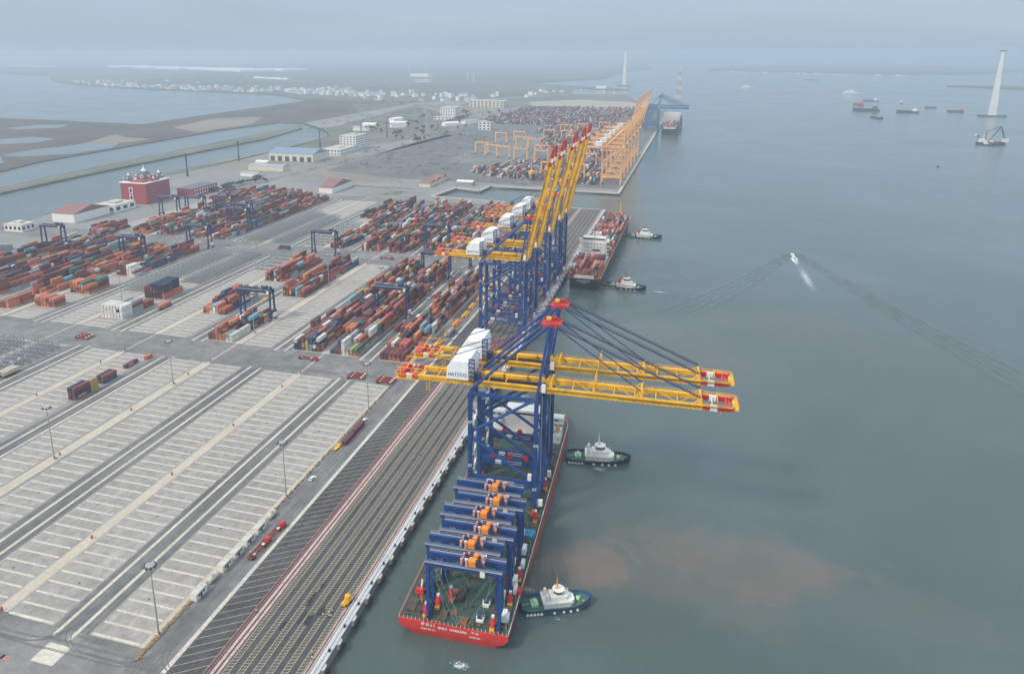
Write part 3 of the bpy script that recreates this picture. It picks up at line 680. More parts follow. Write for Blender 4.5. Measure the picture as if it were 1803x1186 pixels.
# far port on the other side of the basin
for i in range(16):
    bx = (-152 - 30 * i - 21, 0); lo = 1232 if i < 5 else 1560 + 60 * i if i < 8 else 2240
    if i < 8: fill(bx, (1232, 1232, 1240, 1250, 1256, 1262, 1268, 1300)[i], (1520, 1520, 1520, 1500, 1480, 1440, 1400, 1340)[i], 2.4 + .8 * rnd.random(), 'far', run=.3, holes=.15, p20=.3, mx=4)
    if i < 9: fill(bx, (1560, 1570, 1570, 1590, 1620, 1700, 1780, 1980, 2020)[i], 2190, 2.4, 'far', run=.3, holes=.25, p20=.3, mx=4)
    fill(bx, 2240, 2940, 3.0, 'far', run=.3, holes=.12, p20=.2, mx=5)
# nearest first: 300 are single things, the remainder one mass
cx_, cy_ = 0, 0
for i in range(len(BOX)): BOX[i] = (*BOX[i], 0)
TOP = {}
for (x, y, z, l, c, q) in BOX:
    k = (round(x), round(y)); TOP[k] = max(TOP.get(k, 0), z)
ysouth = {}
for (x, y, z, l, c, q) in BOX: ysouth.setdefault((round(x), round(z / CH)), []).append(y - l / 2)
def seen(bx):
    x, y, z, l, c, q = bx
    k = (round(x), round(z / CH)); f = y - l / 2
    front = not any(f - 7.5 < s < f - .5 for s in ysouth[k])
    top = z >= TOP[(round(x), round(y))] - .1
    kx = (round(x + 3), round(z / CH)); side = not any(abs(s - f) < 6 for s in ysouth.get(kx, []))
    return front or top or side
cand = sorted(range(len(BOX)), key=lambda i: (BOX[i][0] ** 2 + BOX[i][1] ** 2) ** .5 * (1 if BOX[i][3] > 7 else 1.15) * (1 if seen(BOX[i]) else 50))
single = set(cand[:300])
ords = ['ground', 'second', 'third', 'fourth', 'fifth']
rows = ['leftmost', 'second', 'third', 'middle', 'fifth', 'sixth', 'rightmost']
bname = ['block beside quay road', 'second block from quay', 'third block from quay', 'fourth block from quay', 'small block by empty slots', 'block behind small block', 'sixth block',
         'white and navy block', 'rack block', 'orange stack block', 'tenth block', 'large orange block', 'twelfth block', 'last block by canal']
nth = ['front', 'second', 'third', 'fourth', 'fifth', 'sixth', 'seventh', 'eighth', 'ninth', 'tenth', 'eleventh', 'twelfth']
def label_for(x, y, z, l, c):
    k = int(round(z / CH)); size = 'short ' if l < 7 else ''
    if y < 455:
        if x > -200: return f'{size}{c} container on the {"near" if y < 350 else "far"} part of the roadside strip beside the quay road'
        if y < 358: return f'{c} container, {ords[k]} tier, {"left" if x < -356.7 - 0 else "right"} column of the nearest stack pair, empty yard'
        if y < 368: return f'short mustard container, {ords[k]} tier of the yellow column in the empty yard'
        if y < 390: return f'{c} container, {ords[k]} tier, {"left" if x < -358 else "right"} column of the farther stack pair, empty yard'
        return f'lone {size}{c} container lying {"in the middle of" if y < 408 else "at the far edge of"} the empty yard'
    bi = min(range(len(BLK)), key=lambda i: abs((BLK[i][0] + BLK[i][1]) / 2 - x))
    col = max(0, min(6, int(round((x - BLK[bi][0] - 1.45) / 3.0)))); bay = int((y - 459) / 12.9); half = ''
    if l < 7: half = ' near half' if ((y - 459) % 12.9) < 6.45 else ' far half'
    return f'{c} container, {ords[k]} tier, {rows[col]} row, {nth[min(bay, 11)]} bay{half}, {bname[bi]}'
for i in sorted(single):
    x, y, z, l, c, q = BOX[i]
    key = ('40', rnd.choice((0, 0, 1, 2)) if c != 'grey' else 0) if l > 7 else ('20', 0)
    o = link(bpy.data.objects.new('shipping_container', CM[key]), None, (x, y, z + .03))
    j = rnd.uniform(.86, 1.12); o.color = (*[v * j for v in PAL[c]], 1)
    tag(o, label_for(x, y, z, l, c), 'container', 'shipping containers stacked in the yard')
mb = MB(); cols = []
for i, (x, y, z, l, c, q) in enumerate(BOX):
    if i in single: continue
    far = y > 1150
    mb.box(x - 1.19, x + 1.19, y - l / 2, y + l / 2, z + .03, z + CH - (.06 if not far else 0), bottom=False)
    j = rnd.uniform(.8, 1.18); cc = tuple(v * j for v in PAL[c]); cols += [cc] * 5
def color_attr(o, cols):
    me = o.data; at = me.color_attributes.new('paint', 'FLOAT_COLOR', 'CORNER'); buf = []
    for p, c in zip(me.polygons, cols): buf += [*c, 1.0] * p.loop_total
    at.data.foreach_set('color', buf)
SHIPBOX = []
# (the container ship's deck load is added to this mass below)
def finish_mass():
    o = mb.build('container_mass', M_boxm); color_attr(o, cols); tag(o, kind='stuff')
    o['label'] = 'thousands of stacked shipping containers of every colour'
print('containers', len(BOX), 'single', len(single))
# reefer racks: open steel frames in the grey zone of the middle yard
M_rack = mat('galvanised_rack', (.25, .27, .28), .6, .25, .8)
rk = MB()
for k in range(3):
    z = .3 + k * 2.7
    rk.box(0, 21, -.5, .5, z, z + .09); rk.bar((0, -.5, z + 1), (21, -.5, z + 1), .07); rk.bar((0, .5, z + 1), (21, .5, z + 1), .07)
for i in range(8):
    for s in (-.5, .5): rk.bar((i * 3, s, 0), (i * 3, s, 7.3), .16)
    for k in range(2): rk.box(i * 3 + .5, i * 3 + 1.1, -.3, .3, .4 + k * 2.7, 1.5 + k * 2.7)
rk.bar((20.9, -.5, 0), (20.9, -2.6, 0), .1)
for k in range(2): rk.bar((21.3, -.3, .3 + k * 2.7), (21.3, 1.8 if k else -2.4, 3.0 + k * 2.7), .5, .08)
rackm = rk.mesh('reefer_rack', M_rack)
RACKS = []
for bi, a, c in ((7, 582, 686), (8, 545, 686), (6, 640, 686), (7, 740, 880), (8, 740, 900), (6, 745, 850)):
    y = a
    while y < c: RACKS.append((BLK[bi][0], y)); y += 6.45 if bi != 6 else 12.9
for y in (335, 341, 348, 355, 361, 368, 374, 381, 387, 394, 400, 407, 413): RACKS.append((-452, y)); RACKS.append((-484, y))
for x, y in RACKS:
    o = link(bpy.data.objects.new('reefer_rack', rackm), None, (x, y, .02))
    tag(o, 'open grey steel rack with walkways for refrigerated containers, in the empty middle yard' if y > 450 else 'open grey steel rack for refrigerated containers at the left edge of the foreground yard', 'rack', 'reefer racks in the middle yard' if y > 450 else 'reefer racks at the left edge')
# ------------------------------------------------------------------ ship-to-shore cranes
def steel(name, col, var=.2, rough=.5, scale=.16): return mat(name, col, rough, var, scale)
M_blue = steel('crane_blue', (.014, .056, .205)); M_yellow = steel('crane_yellow', (.80, .42, .015)); M_navy = steel('crane_navy', (.018, .035, .11))
M_redp = steel('signal_red', (.56, .03, .028)); M_white = steel('white_paint', (.78, .78, .76), .06); M_orange = steel('trolley_orange', (.85, .27, .03))
M_rope = mat('stay_rod', (.015, .035, .12), .5, 0); M_dark = mat('dark_machinery', (.05, .05, .055), .6, .2, 1)
M_glass = mat('dark_glass', (.03, .045, .055), .15, 0); M_tarp = mat('white_tarpaulin', (.84, .85, .86), .55, .05, .4, bump=.5)
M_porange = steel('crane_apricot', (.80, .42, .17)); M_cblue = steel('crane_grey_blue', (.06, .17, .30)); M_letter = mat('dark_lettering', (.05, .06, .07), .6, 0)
M_oletter = mat('ochre_lettering', (.45, .16, .01), .6, 0); M_tyre = M_rub
def xf(mb, M):
    mb.v = [tuple(M @ Vector(p)) for p in mb.v]; return mb
def boom_geo(L, detail, gy=5.0, hw=.58):
    """double box boom lying along +x from its hinge at the origin; returns beams, rails, red ends, white bands, fittings"""
    a = MB(); e = L - 13
    for s in (-1, 1):
        y = s * gy
        a.rings([[(x, y - hw, z0), (x, y + hw, z0), (x, y + hw, z1), (x, y - hw, z1)] for x, z0, z1 in ((-1.5, -.5, .5), (0, -1.6, 1.4), (4, -1.25, 1.25), (e, -1.1, 1.1))])
    for k in range(int(e / 9) + 1):
        x = 3 + k * 9
        if x < e: a.bar((x, -gy, .9), (x, gy, .9), .35)
        if k % 2 == 0 and x + 9 < e: a.bar((x, -gy, .9), (x + 9, gy, .9), .22); a.bar((x + 9, -gy, .9), (x + 18 if x + 18 < e else e, gy, .9), .22) if False else None
        if k % 2 and x + 9 < e: a.bar((x, gy, .9), (x + 9, -gy, .9), .22)
    for x, h in ((2.5, 2.6), (L * .52, 3.0), (e - 1, 2.6)):          # lug frames for the stays
        for s in (-1, 1): a.bar((x, s * gy, 1), (x, s * gy, h + 1), 1.3, .9); a.bar((x - 3, s * gy, 1), (x, s * gy, h + 1), .5)
        a.bar((x, -gy, h + .6), (x, gy, h + .6), .7)
    if detail:
        x = L * .27; a.bar((x, -gy, 1), (x, -gy, 7.5), .5); a.bar((x, gy, 1), (x, gy, 7.5), .5); a.bar((x, -gy, 7), (x, gy, 7), .3)
        x = L * .55; a.bar((x, -gy, 3), (x, -gy, 6), .3); a.bar((x, -gy, 6), (x + 4, -gy, 6), .3)
    rl = MB()
    if detail:
        for s in (-1, 1):
            rl.box(0, L - .5, *sorted((s * (gy + .7), s * (gy + 1.5))), 1.05, 1.15)
            rl.rail([(0, s * (gy + 1.5), 1.1), (L, s * (gy + 1.5), 1.1)], 1.1, .045, 3)
            for k in range(int(L / 2.2)): rl.box(k * 2.2, k * 2.2 + .4, *sorted((s * (gy + .2), s * (gy + .75))), -1.4, -1.1)
    rd = MB(); wh = MB()
    for s in (-1, 1):
        y = s * gy
        rd.rings([[(x, y - .66, z0), (x, y + .66, z0), (x, y + .66, z1), (x, y - .66, z1)] for x, z0, z1 in ((e, -1.05, 1.05), (e + 3, -1.05, 1.05))])
        wh.rings([[(x, y - .68, -1.12), (x, y + .68, -1.12), (x, y + .68, 1.12), (x, y - .68, 1.12)] for x in (e + 3, e + 6)]); wh.bar((e + 4, -gy, .2), (e + 4, gy, .2), .3) if s > 0 else None
        rd.rings([[(x, y - .66, z0), (x, y + .66, z0), (x, y + .66, z1), (x, y - .66, z1)] for x, z0, z1 in ((e + 6, -1.1, 1.1), (L - 3, -1.0, 1.1), (L, -.4, .9))])
    rd.bar((L - 2, -gy, 0), (L - 2, gy, 0), .8); rd.tube((L - 3.2, -gy, .6), (L - 3.2, gy, .6), .5)
    tp = MB().box(L - 12, L - 1, -gy - 1.5, -gy - .75, 1.12, 1.2).box(L - 12, L - 1, gy + .75, gy + 1.5, 1.12, 1.2).box(L - .6, L + 1.6, -gy - 1.2, gy + 1.2, .3, .4).bar((L - 7, -gy, 2.6), (L - 7, gy, 2.6), .3).bar((L + .5, -gy, 2.2), (L + .5, gy, 2.2), .3)
    if detail: tp.rail([(L - 12, -gy - 1.5, 1.2), (L + 1.5, -gy - 1.2, .6), (L + 1.5, gy + 1.2, .6), (L - 12, gy + 1.5, 1.2)], 1.2, .05, 1.5); tp.bar((L - 5, 0, -1), (L - 5, 0, -5), .2)
    return a, rl, rd, wh, tp
def sts_crane(name, label, group, boom_deg, body, gird, tips=None, white=None, house=None, detail=True, L=80.5, tail=35, hinge_x=18.2, H=60, apex=90, num='07', word='HATECO', loc=(0, 0, 0), rz=0, legw=2.15, gy=5.0):
    t = thing(name, label, 'crane', loc, rz, group); tips = tips or M_redp; house = house or M_tarp
    X, Y = 15.2, 9.0; G = 5.0
    for sx in (-1, 1):
        for sy in (-1, 1):
            b = MB().bar((sx * X, sy * Y, 3.4), (sx * X, sy * Y, H - 3.2), legw, legw * .8, up=(1, 0, 0))
            b.bar((sx * X, sy * Y, 3.4), (sx * X, sy * Y, 11), legw * 1.3, legw, up=(1, 0, 0))
            lg = b.build('leg', body, t)
            if sy < 0 and num and detail:
                for zz in (20, 42): put_text('lettering', num, 2.0, M_white, lg, (sx * X - .75, sy * Y - legw * .66, zz if sx < 0 else zz - 8), (R(90), 0, 0), .03)
            bg = MB()
            for k in (-1, 1):
                c = sy * (Y + .0) + k * 2.0
                bg.box(sx * X - .55, sx * X + .55, c - 1.7, c + 1.7, .7, 1.5); bg.bar((sx * X, c, 1.5), (sx * X, sy * Y, 3.2), .8)
                for w in (-1.2, -.4, .4, 1.2): bg.tube((sx * X - .2, c + w, .36), (sx * X + .2, c + w, .36), .36, n=8)
            bg.build('bogie', M_redp if detail else body, t)
        MB().box(sx * X - .9, sx * X + .9, -Y - 1.5, Y + 1.5, 3.0, 5.4).build('sill_beam', body, t)
        MB().box(sx * X - .7, sx * X + .7, -Y + legw * .4, Y - legw * .4, H - 7.5, H - 5).build('tie_beam', body, t)
    for sy in (-1, 1):
        y = sy * Y
        pb = MB().box(-X + legw * .52, X - legw * .52, y - .8, y + .8, 12.0, 15.6)
        if detail: pb.rail([(-X, y - .7, 15.4), (X, y - .7, 15.4)], 1.1, .05, 2.5)
        p = pb.build('portal_beam', body, t)
        if detail:
            yy = y - .84
            o = MB(); pts = [(-5.4 + 1.9 * math.cos(q * .3927), yy, 14.2 + .75 * math.sin(q * .3927)) for q in range(16)]; o.poly(pts); o.build('emblem', M_white, p)
            put_text('lettering', 'ZPMC', 1.15, M_white, p, (-7.2, yy, 12.55), (R(90), 0, 0), .03, 3.6)
            put_text('lettering', word + ' HAI PHONG', 1.0, M_white, p, (-2.6, yy, 14.2), (R(90), 0, 0), .02, 8.5)
            put_text('lettering', 'CONTAINER TERMINAL', .8, M_white, p, (-2.6, yy, 13.1), (R(90), 0, 0), .02, 8.5)
        for a, c in (((-X, y, 37), (X, y, H - 3)), ((-X, y, 35), (X, y, 15.2))): MB().tube(a, c, .75, n=8).build('brace', body, t)
        mb_ = MB().box(-X + .5, X - .5, y - .5, y + .5, H - 4.6, H - 3); mb_.build('tie_beam', body, t)
    for sx in (-1, 1):
        for a, c, z0, z1 in ((-1, 1, 16, 34), (1, -1, 34, 50)):
            MB().tube((sx * X, a * (Y - .8), z0), (sx * X, c * (Y - .8), z1), .42, n=6).build('brace', body, t)
        MB().box(sx * X - .4, sx * X + .4, -Y + legw * .4, Y - legw * .4, 33.4, 34.6).build('tie_beam', body, t)
    # mast, apex and stays
    m = MB(); ax = X + 4.2
    for sy in (-1, 1):
        m.bar((X, sy * Y, H - 3.2), (ax, sy * 5.0, apex), 1.3, 1.1, up=(1, 0, 0)); m.bar((X + 1.2, sy * 8.2, H + 8), (X + 1.2, -sy * 8.2, H + 8), .7) if sy > 0 else None
    m.bar((X, -Y, H - 2.6), (X, Y, H - 2.6), 1.4, 1.2); m.bar((X + 2.7, -7.2, 78), (X + 2.7, 7.2, 78), .8); m.bar((ax, -5, apex - .5), (ax, 5, apex - .5), 1.2)
    m.bar((X + .3, -8.8, H), (X + 2.7, 7.2, 78), .45); m.build('mast', body, t)
    ap = MB().box(ax - 4, ax + 4.8, -2.9, 2.9, apex + .2, apex + .4)
    for sy in (-1, 1): ap.box(ax - 3, ax + 3.4, sy * 4.4 - .5, sy * 4.4 + .5, apex - .6, apex + 1.0); ap.tube((ax + 1, sy * 4.4 - .8, apex + .9), (ax + 1, sy * 4.4 + .8, apex + .9), .9, n=10)
    ap.rail([(ax - 4, -2.9, apex + .4), (ax + 4.8, -2.9, apex + .4), (ax + 4.8, 2.9, apex + .4), (ax - 4, 2.9, apex + .4)], 1.2, .07, 2)
    apo = ap.build('apex_platform', M_redp if detail else body, t)
    if detail: MB().bar((ax - 1, 0, apex + .4), (ax - 1, 0, apex + 3.4), .4).box(ax - 2, ax + 0, -1, 1, apex + 1.6, apex + 2.6).build('hoist', M_yellow, apo)
    for sy in (-1, 1):
        MB().tube((ax - .5, sy * 4.8, apex), (-X, sy * 8.6, H - 2), .7, n=8).build('backstay', body, t)
        MB().tube((ax - 1, sy * 4.4, apex), (-X - tail + 5, sy * 4.6, H + 3.2), .22, n=6).build('backstay', M_rope if detail else body, t)
    # fixed girder with the tail
    g = MB(); x0 = -X - tail
    for s in (-1, 1):
        g.rings([[(x, s * G - .65, z0), (x, s * G + .65, z0), (x, s * G + .65, z1), (x, s * G - .65, z1)] for x, z0, z1 in ((x0 + 9, H - 1.1, H + 1.1), (-X - 2, H - 1.3, H + 1.2), (-X + 1.5, H - 1.3, H + 1.2), (hinge_x - 11, H - 1.5, H + 1.25), (hinge_x - 1.6, H - .7, H + 1.0))])
    for k in range(6): g.bar((x0 + 10 + k * 8, -G, H + .8), (x0 + 10 + k * 8, G, H + .8), .4)
    g.box(-X + 4, -X + 13, G - 3.5, G - .9, H + .7, H + 2.4); g.box(-X + 14, -X + 24, G - 3.4, G - .9, H + .7, H + 2.2)
    go = g.build('girder', gird, t)
    if detail:
        r = MB()
        for s in (-1, 1): r.rail([(-X, s * (G + 1.4), H + 1.1), (hinge_x - 2, s * (G + 1.4), H + 1.1)], 1.1, .05, 3); r.box(-X, hinge_x - 2, *sorted((s * (G + .7), s * (G + 1.4))), H + 1.0, H + 1.1)
        r.rail([(x0 - 2, -G - 1.6, H + .2), (-X - 12, -G - 1.6, H + .2)], 1.2, .06, 2); r.rail([(x0 - 2, G + 1.6, H + .2), (-X - 12, G + 1.6, H + .2)], 1.2, .06, 2); r.rail([(x0 - 2, -G - 1.6, H + .2), (x0 - 2, G + 1.6, H + .2)], 1.2, .06, 2)
        r.box(x0 - 2, x0 + 9, -G - 1.6, G + 1.6, H - 1.5, H - 1.4); r.rail([(x0 - 2, -G - 1.6, H - 1.4), (x0 + 9, -G - 1.6, H - 1.4)], 1.1, .06, 2)
        for zz in (0, 1.6): r.bar((x0 + 1, -G - 1.6, H + zz), (x0 + 1, -G - 1.6, H + 4.5), .25)
        r.bar((x0 - 1, -G - 1.6, H + 4.5), (x0 + 12, -G - 1.6, H + 4.5), .25); r.bar((x0 - 1, G + 1.6, H + 4.5), (x0 + 12, G + 1.6, H + 4.5), .25); r.bar((x0 + 4, -G - 1.6, H + 4.5), (x0 + 4, G + 1.6, H + 6.5), .25)
        for k in (0, 1): r.bar((x0 + 13 + k * 1.6, -G, H - 6.5), (x0 + 13 + k * 1.6, -G, H - 1), .15)
        for k in range(6): r.bar((x0 + 13, -G, H - 6 + k), (x0 + 14.6, -G, H - 6 + k), .12)
        r.build('handrail', gird, go)
    rd = MB(); wh = MB()
    for s in (-1, 1):
        rd.box(x0, x0 + 3.4, s * G - .66, s * G + .66, H - 1.1, H + 1.1); wh.box(x0 + 3.4, x0 + 6.2, s * G - .68, s * G + .68, H - 1.12, H + 1.12); wh.bar((x0 + 4.5, -G, H), (x0 + 4.5, G, H), .3) if s > 0 else None; rd.box(x0 + 6.2, x0 + 9, s * G - .66, s * G + .66, H - 1.1, H + 1.1)
    rd.box(x0 - 1, x0 + 2, -G, G, H - .8, H + 1.6); rd.bar((x0 + 5, -G, H + 1.2), (x0 + 5, G, H + 1.2), .9)
    rd.build('end_marking', tips, go); wh.build('end_band', white or M_white, go)
    # machinery house
    hx0, hx1 = -X - 12, -X - .9
    h = MB(); zt = H + 10.5
    if house is M_tarp:
        pr_ = [(hx0, H + 1.3), (hx1, H + 1.3), (hx1 + .3, H + 6), (hx1 - .8, zt - .4), (hx0 + 3, zt), (hx0 + .4, H + 7)]
        ys = [-6.5, -6.1, -3, 0, 3.5, 7, 10.5, 11]
        rg = []
        for i, yy in enumerate(ys): k = .985 + .02 * (i % 2); rg.append([((x - hx0 - 5.5) * k + hx0 + 5.5, yy, H + 1.3 + (z - H - 1.3) * (k if z > H + 2 else 1)) for x, z in pr_])
        h.rings([list(reversed(q)) for q in rg][::1])
    else:
        h.box(hx0, hx1, -6, 8, H + 1.3, H + 8); h.box(hx0 - .3, hx1 + .3, -6.3, 8.3, H + 8, H + 8.4)
    ho = h.build('machinery_house', house, t)
    if detail and house is M_tarp: put_text('lettering', 'HAT\u039eCO', 2.4, M_letter, ho, (hx0 + .9, -6.62, H + 2.9), (R(90), 0, 0), .02, 8.6)
    sp = MB().box(-X + .9, -X + 3.6, -6.5, -3, H + 1.5, H + 5); sp.bar((-X - 1, -7.5, H + 1), (-X - 1, -7.5, H + 12), .35); sp.bar((-X + 1.5, -7.5, H + 1), (-X + 1.5, -7.5, H + 12), .35); sp.bar((-X - 1, -7.5, H + 12), (-X + 1.5, -7.5, H + 12), .5)
    for k in range(5): sp.box(-X - 1, -X + 1.6, -7.6, -6.4, H + 1.2 + k * 2.2, H + 1.35 + k * 2.2); sp.bar((-X - 1, -7, H + 1.2 + k * 2.2), (-X + 1.5, -7, H + 3.4 + k * 2.2), .2)
    sp.build('stair_tower', body if not detail else M_navy, t)
    MB().box(X + 2.2, X + 3.9, -Y - 1.4, -Y - .1, H + 1, H + 4.6).build('electrical_cabin', M_white, t)
    if detail:
        c = MB().box(-X + 2, -X + 5, -2, 2, H - 5.6, H - 2.6); c.bar((-X + 3.5, -1.5, H - 2.6), (-X + 3.5, -1.5, H - .5), .3); c.bar((-X + 3.5, 1.5, H - 2.6), (-X + 3.5, 1.5, H - .5), .3); c.build('operator_cab', M_white, t)
        st = MB()                                                     # zigzag stair on the landward leg, lift shaft on the waterside
        for k in range(13):
            z = 6 + k * 3.8; a_, b_2 = (-Y + 1.5, -Y + 5.5) if k % 2 else (-Y + 5.5, -Y + 1.5); st.bar((-X + 1.3, a_, z), (-X + 1.3, b_2, z + 3.8), .7, .15); st.box(-X + .8, -X + 1.9, b_2 - .5, b_2 + .5, z + 3.75, z + 3.85)
        st.build('stair', M_white, t)
        MB().box(X + 1.0, X + 2.2, Y - 2.4, Y - 1.0, 6, H - 6).build('lift_shaft', body, t)
        MB().tube((X + 2.3, -Y + 1.5, 16), (X + 2.3, -Y + 1.5, H - 2), .28, n=6).build('cable_duct', M_rod, t)
        fl = MB()
        for (px, pz) in ((X - 3.2, 16.5), (X + 2.2, 4.2)): fl.box(px, px + 1.7, -Y - .9, -Y + .6, pz, pz + 2.9)
        fl.build('electrical_cabin', M_white, t)
        rr = MB()
        for q in (-8, 0, 8): rr.tube((q, Y - 1, 16.8), (q, Y + .2, 16.8), 1.3, n=12)
        rr.build('cable_reel', M_redp, t)
    # boom
    B_ = MB(); parts = boom_geo(L, detail, gy, .58 if detail else .4); Mx = Matrix.Translation((hinge_x, 0, H)) @ Matrix.Rotation(-R(boom_deg), 4, 'Y')
    bo_ = xf(parts[0], Mx).build('boom', gird, t)
    if detail: xf(parts[1], Mx).build('handrail', gird, bo_)
    xf(parts[2], Mx).build('end_marking', tips, bo_); xf(parts[3], Mx).build('end_band', white or M_white, bo_); xf(parts[4], Mx).build('tip_platform', gird if boom_deg < 10 else tips, bo_)
    if detail and boom_deg < 10:
        put_text('lettering', 'Hateco Haiphong International Container Terminal-HHIT', 1.5, M_oletter, bo_, (hinge_x + L * .40, -G - .67, H - .55), (R(90), 0, 0), .02, L * .43)
    for sy in (-1, 1):
        for x_, r_2 in ((L * .52, .26), (L - 14, .34)):
            e = Mx @ Vector((x_, sy * gy, 4.0))
            if boom_deg < 10:
                MB().tube((ax + 2, sy * 4.6, apex + .5), tuple(e), r_2, n=6).build('forestay', M_rope if detail else body, t)
                if r_2 > .3: MB().tube((ax + 2.5, sy * 4.6, apex + 1.4), tuple(e + Vector((0, 0, .8))), .14, n=5).build('hoist_rope', M_dark, t)
            elif x_ < L * .6:
                md = (Vector((ax + 2, sy * 5.6, apex)) + e) / 2 + Vector((-7, 0, -6)); q = MB().tube((ax + 2, sy * 5.6, apex), tuple(md), .25, n=6); q.tube(tuple(md), tuple(e), .25, n=6); q.build('forestay', M_rope if detail else body, t)
    return t
BX, BY, BA = -73.0, 226.0, .035
def barge_pt(lx, ly, z): return (BX + lx * math.cos(BA) - ly * math.sin(BA), BY + lx * math.sin(BA) + ly * math.cos(BA), z)
c1 = sts_crane('ship_to_shore_crane', 'nearer blue quay crane with lowered yellow boom, standing on the red-hulled transport ship', 'blue and yellow cranes carried on the transport ship', 0, M_blue, M_yellow, loc=barge_pt(1.3, 90, 1.6), rz=BA)
dup(c1, barge_pt(1.3, 116, 1.6), BA, 'farther blue quay crane with lowered yellow boom, behind the nearer one on the transport ship')
q1 = sts_crane('ship_to_shore_crane', '', 'blue quay cranes with raised yellow booms', 77, M_blue, M_yellow, loc=(-131.5, 537, 0), num='05', L=84)
for i, (y, lb) in enumerate(((537, 'nearest'), (577, 'second nearest'), (634, 'middle'), (683, 'fourth'), (718, 'farthest'))):
    l_ = f'{lb} of the five blue quay cranes with raised yellow booms on the near quay'
    if i == 0: q1['label'] = l_
    else: dup(q1, (-131.5, y, 0), 0, l_)
o1 = sts_crane('ship_to_shore_crane', '', 'orange quay cranes on the far quay', 76, M_porange, M_porange, tips=M_porange, white=M_porange, house=M_white, detail=False, loc=(-127.5, 1246, 0), L=80, num=None, legw=1.7, gy=1.9)
for i, y in enumerate((1246, 1306, 1370, 1440, 1515, 1590)):
    l_ = ('nearest', 'second', 'third', 'fourth', 'fifth', 'farthest')[i] + ' of the orange quay cranes with raised booms on the far quay'
    if i == 0: o1['label'] = l_
    else: dup(o1, (-127.5, y, 0), 0, l_)
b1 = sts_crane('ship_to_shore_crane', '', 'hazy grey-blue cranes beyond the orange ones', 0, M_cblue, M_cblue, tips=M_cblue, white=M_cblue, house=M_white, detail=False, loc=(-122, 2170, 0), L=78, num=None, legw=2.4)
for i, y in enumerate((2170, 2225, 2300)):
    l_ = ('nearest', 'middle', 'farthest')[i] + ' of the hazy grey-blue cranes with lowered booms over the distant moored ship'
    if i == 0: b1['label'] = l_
    else: dup(b1, (-122, y, 0), 0, l_)

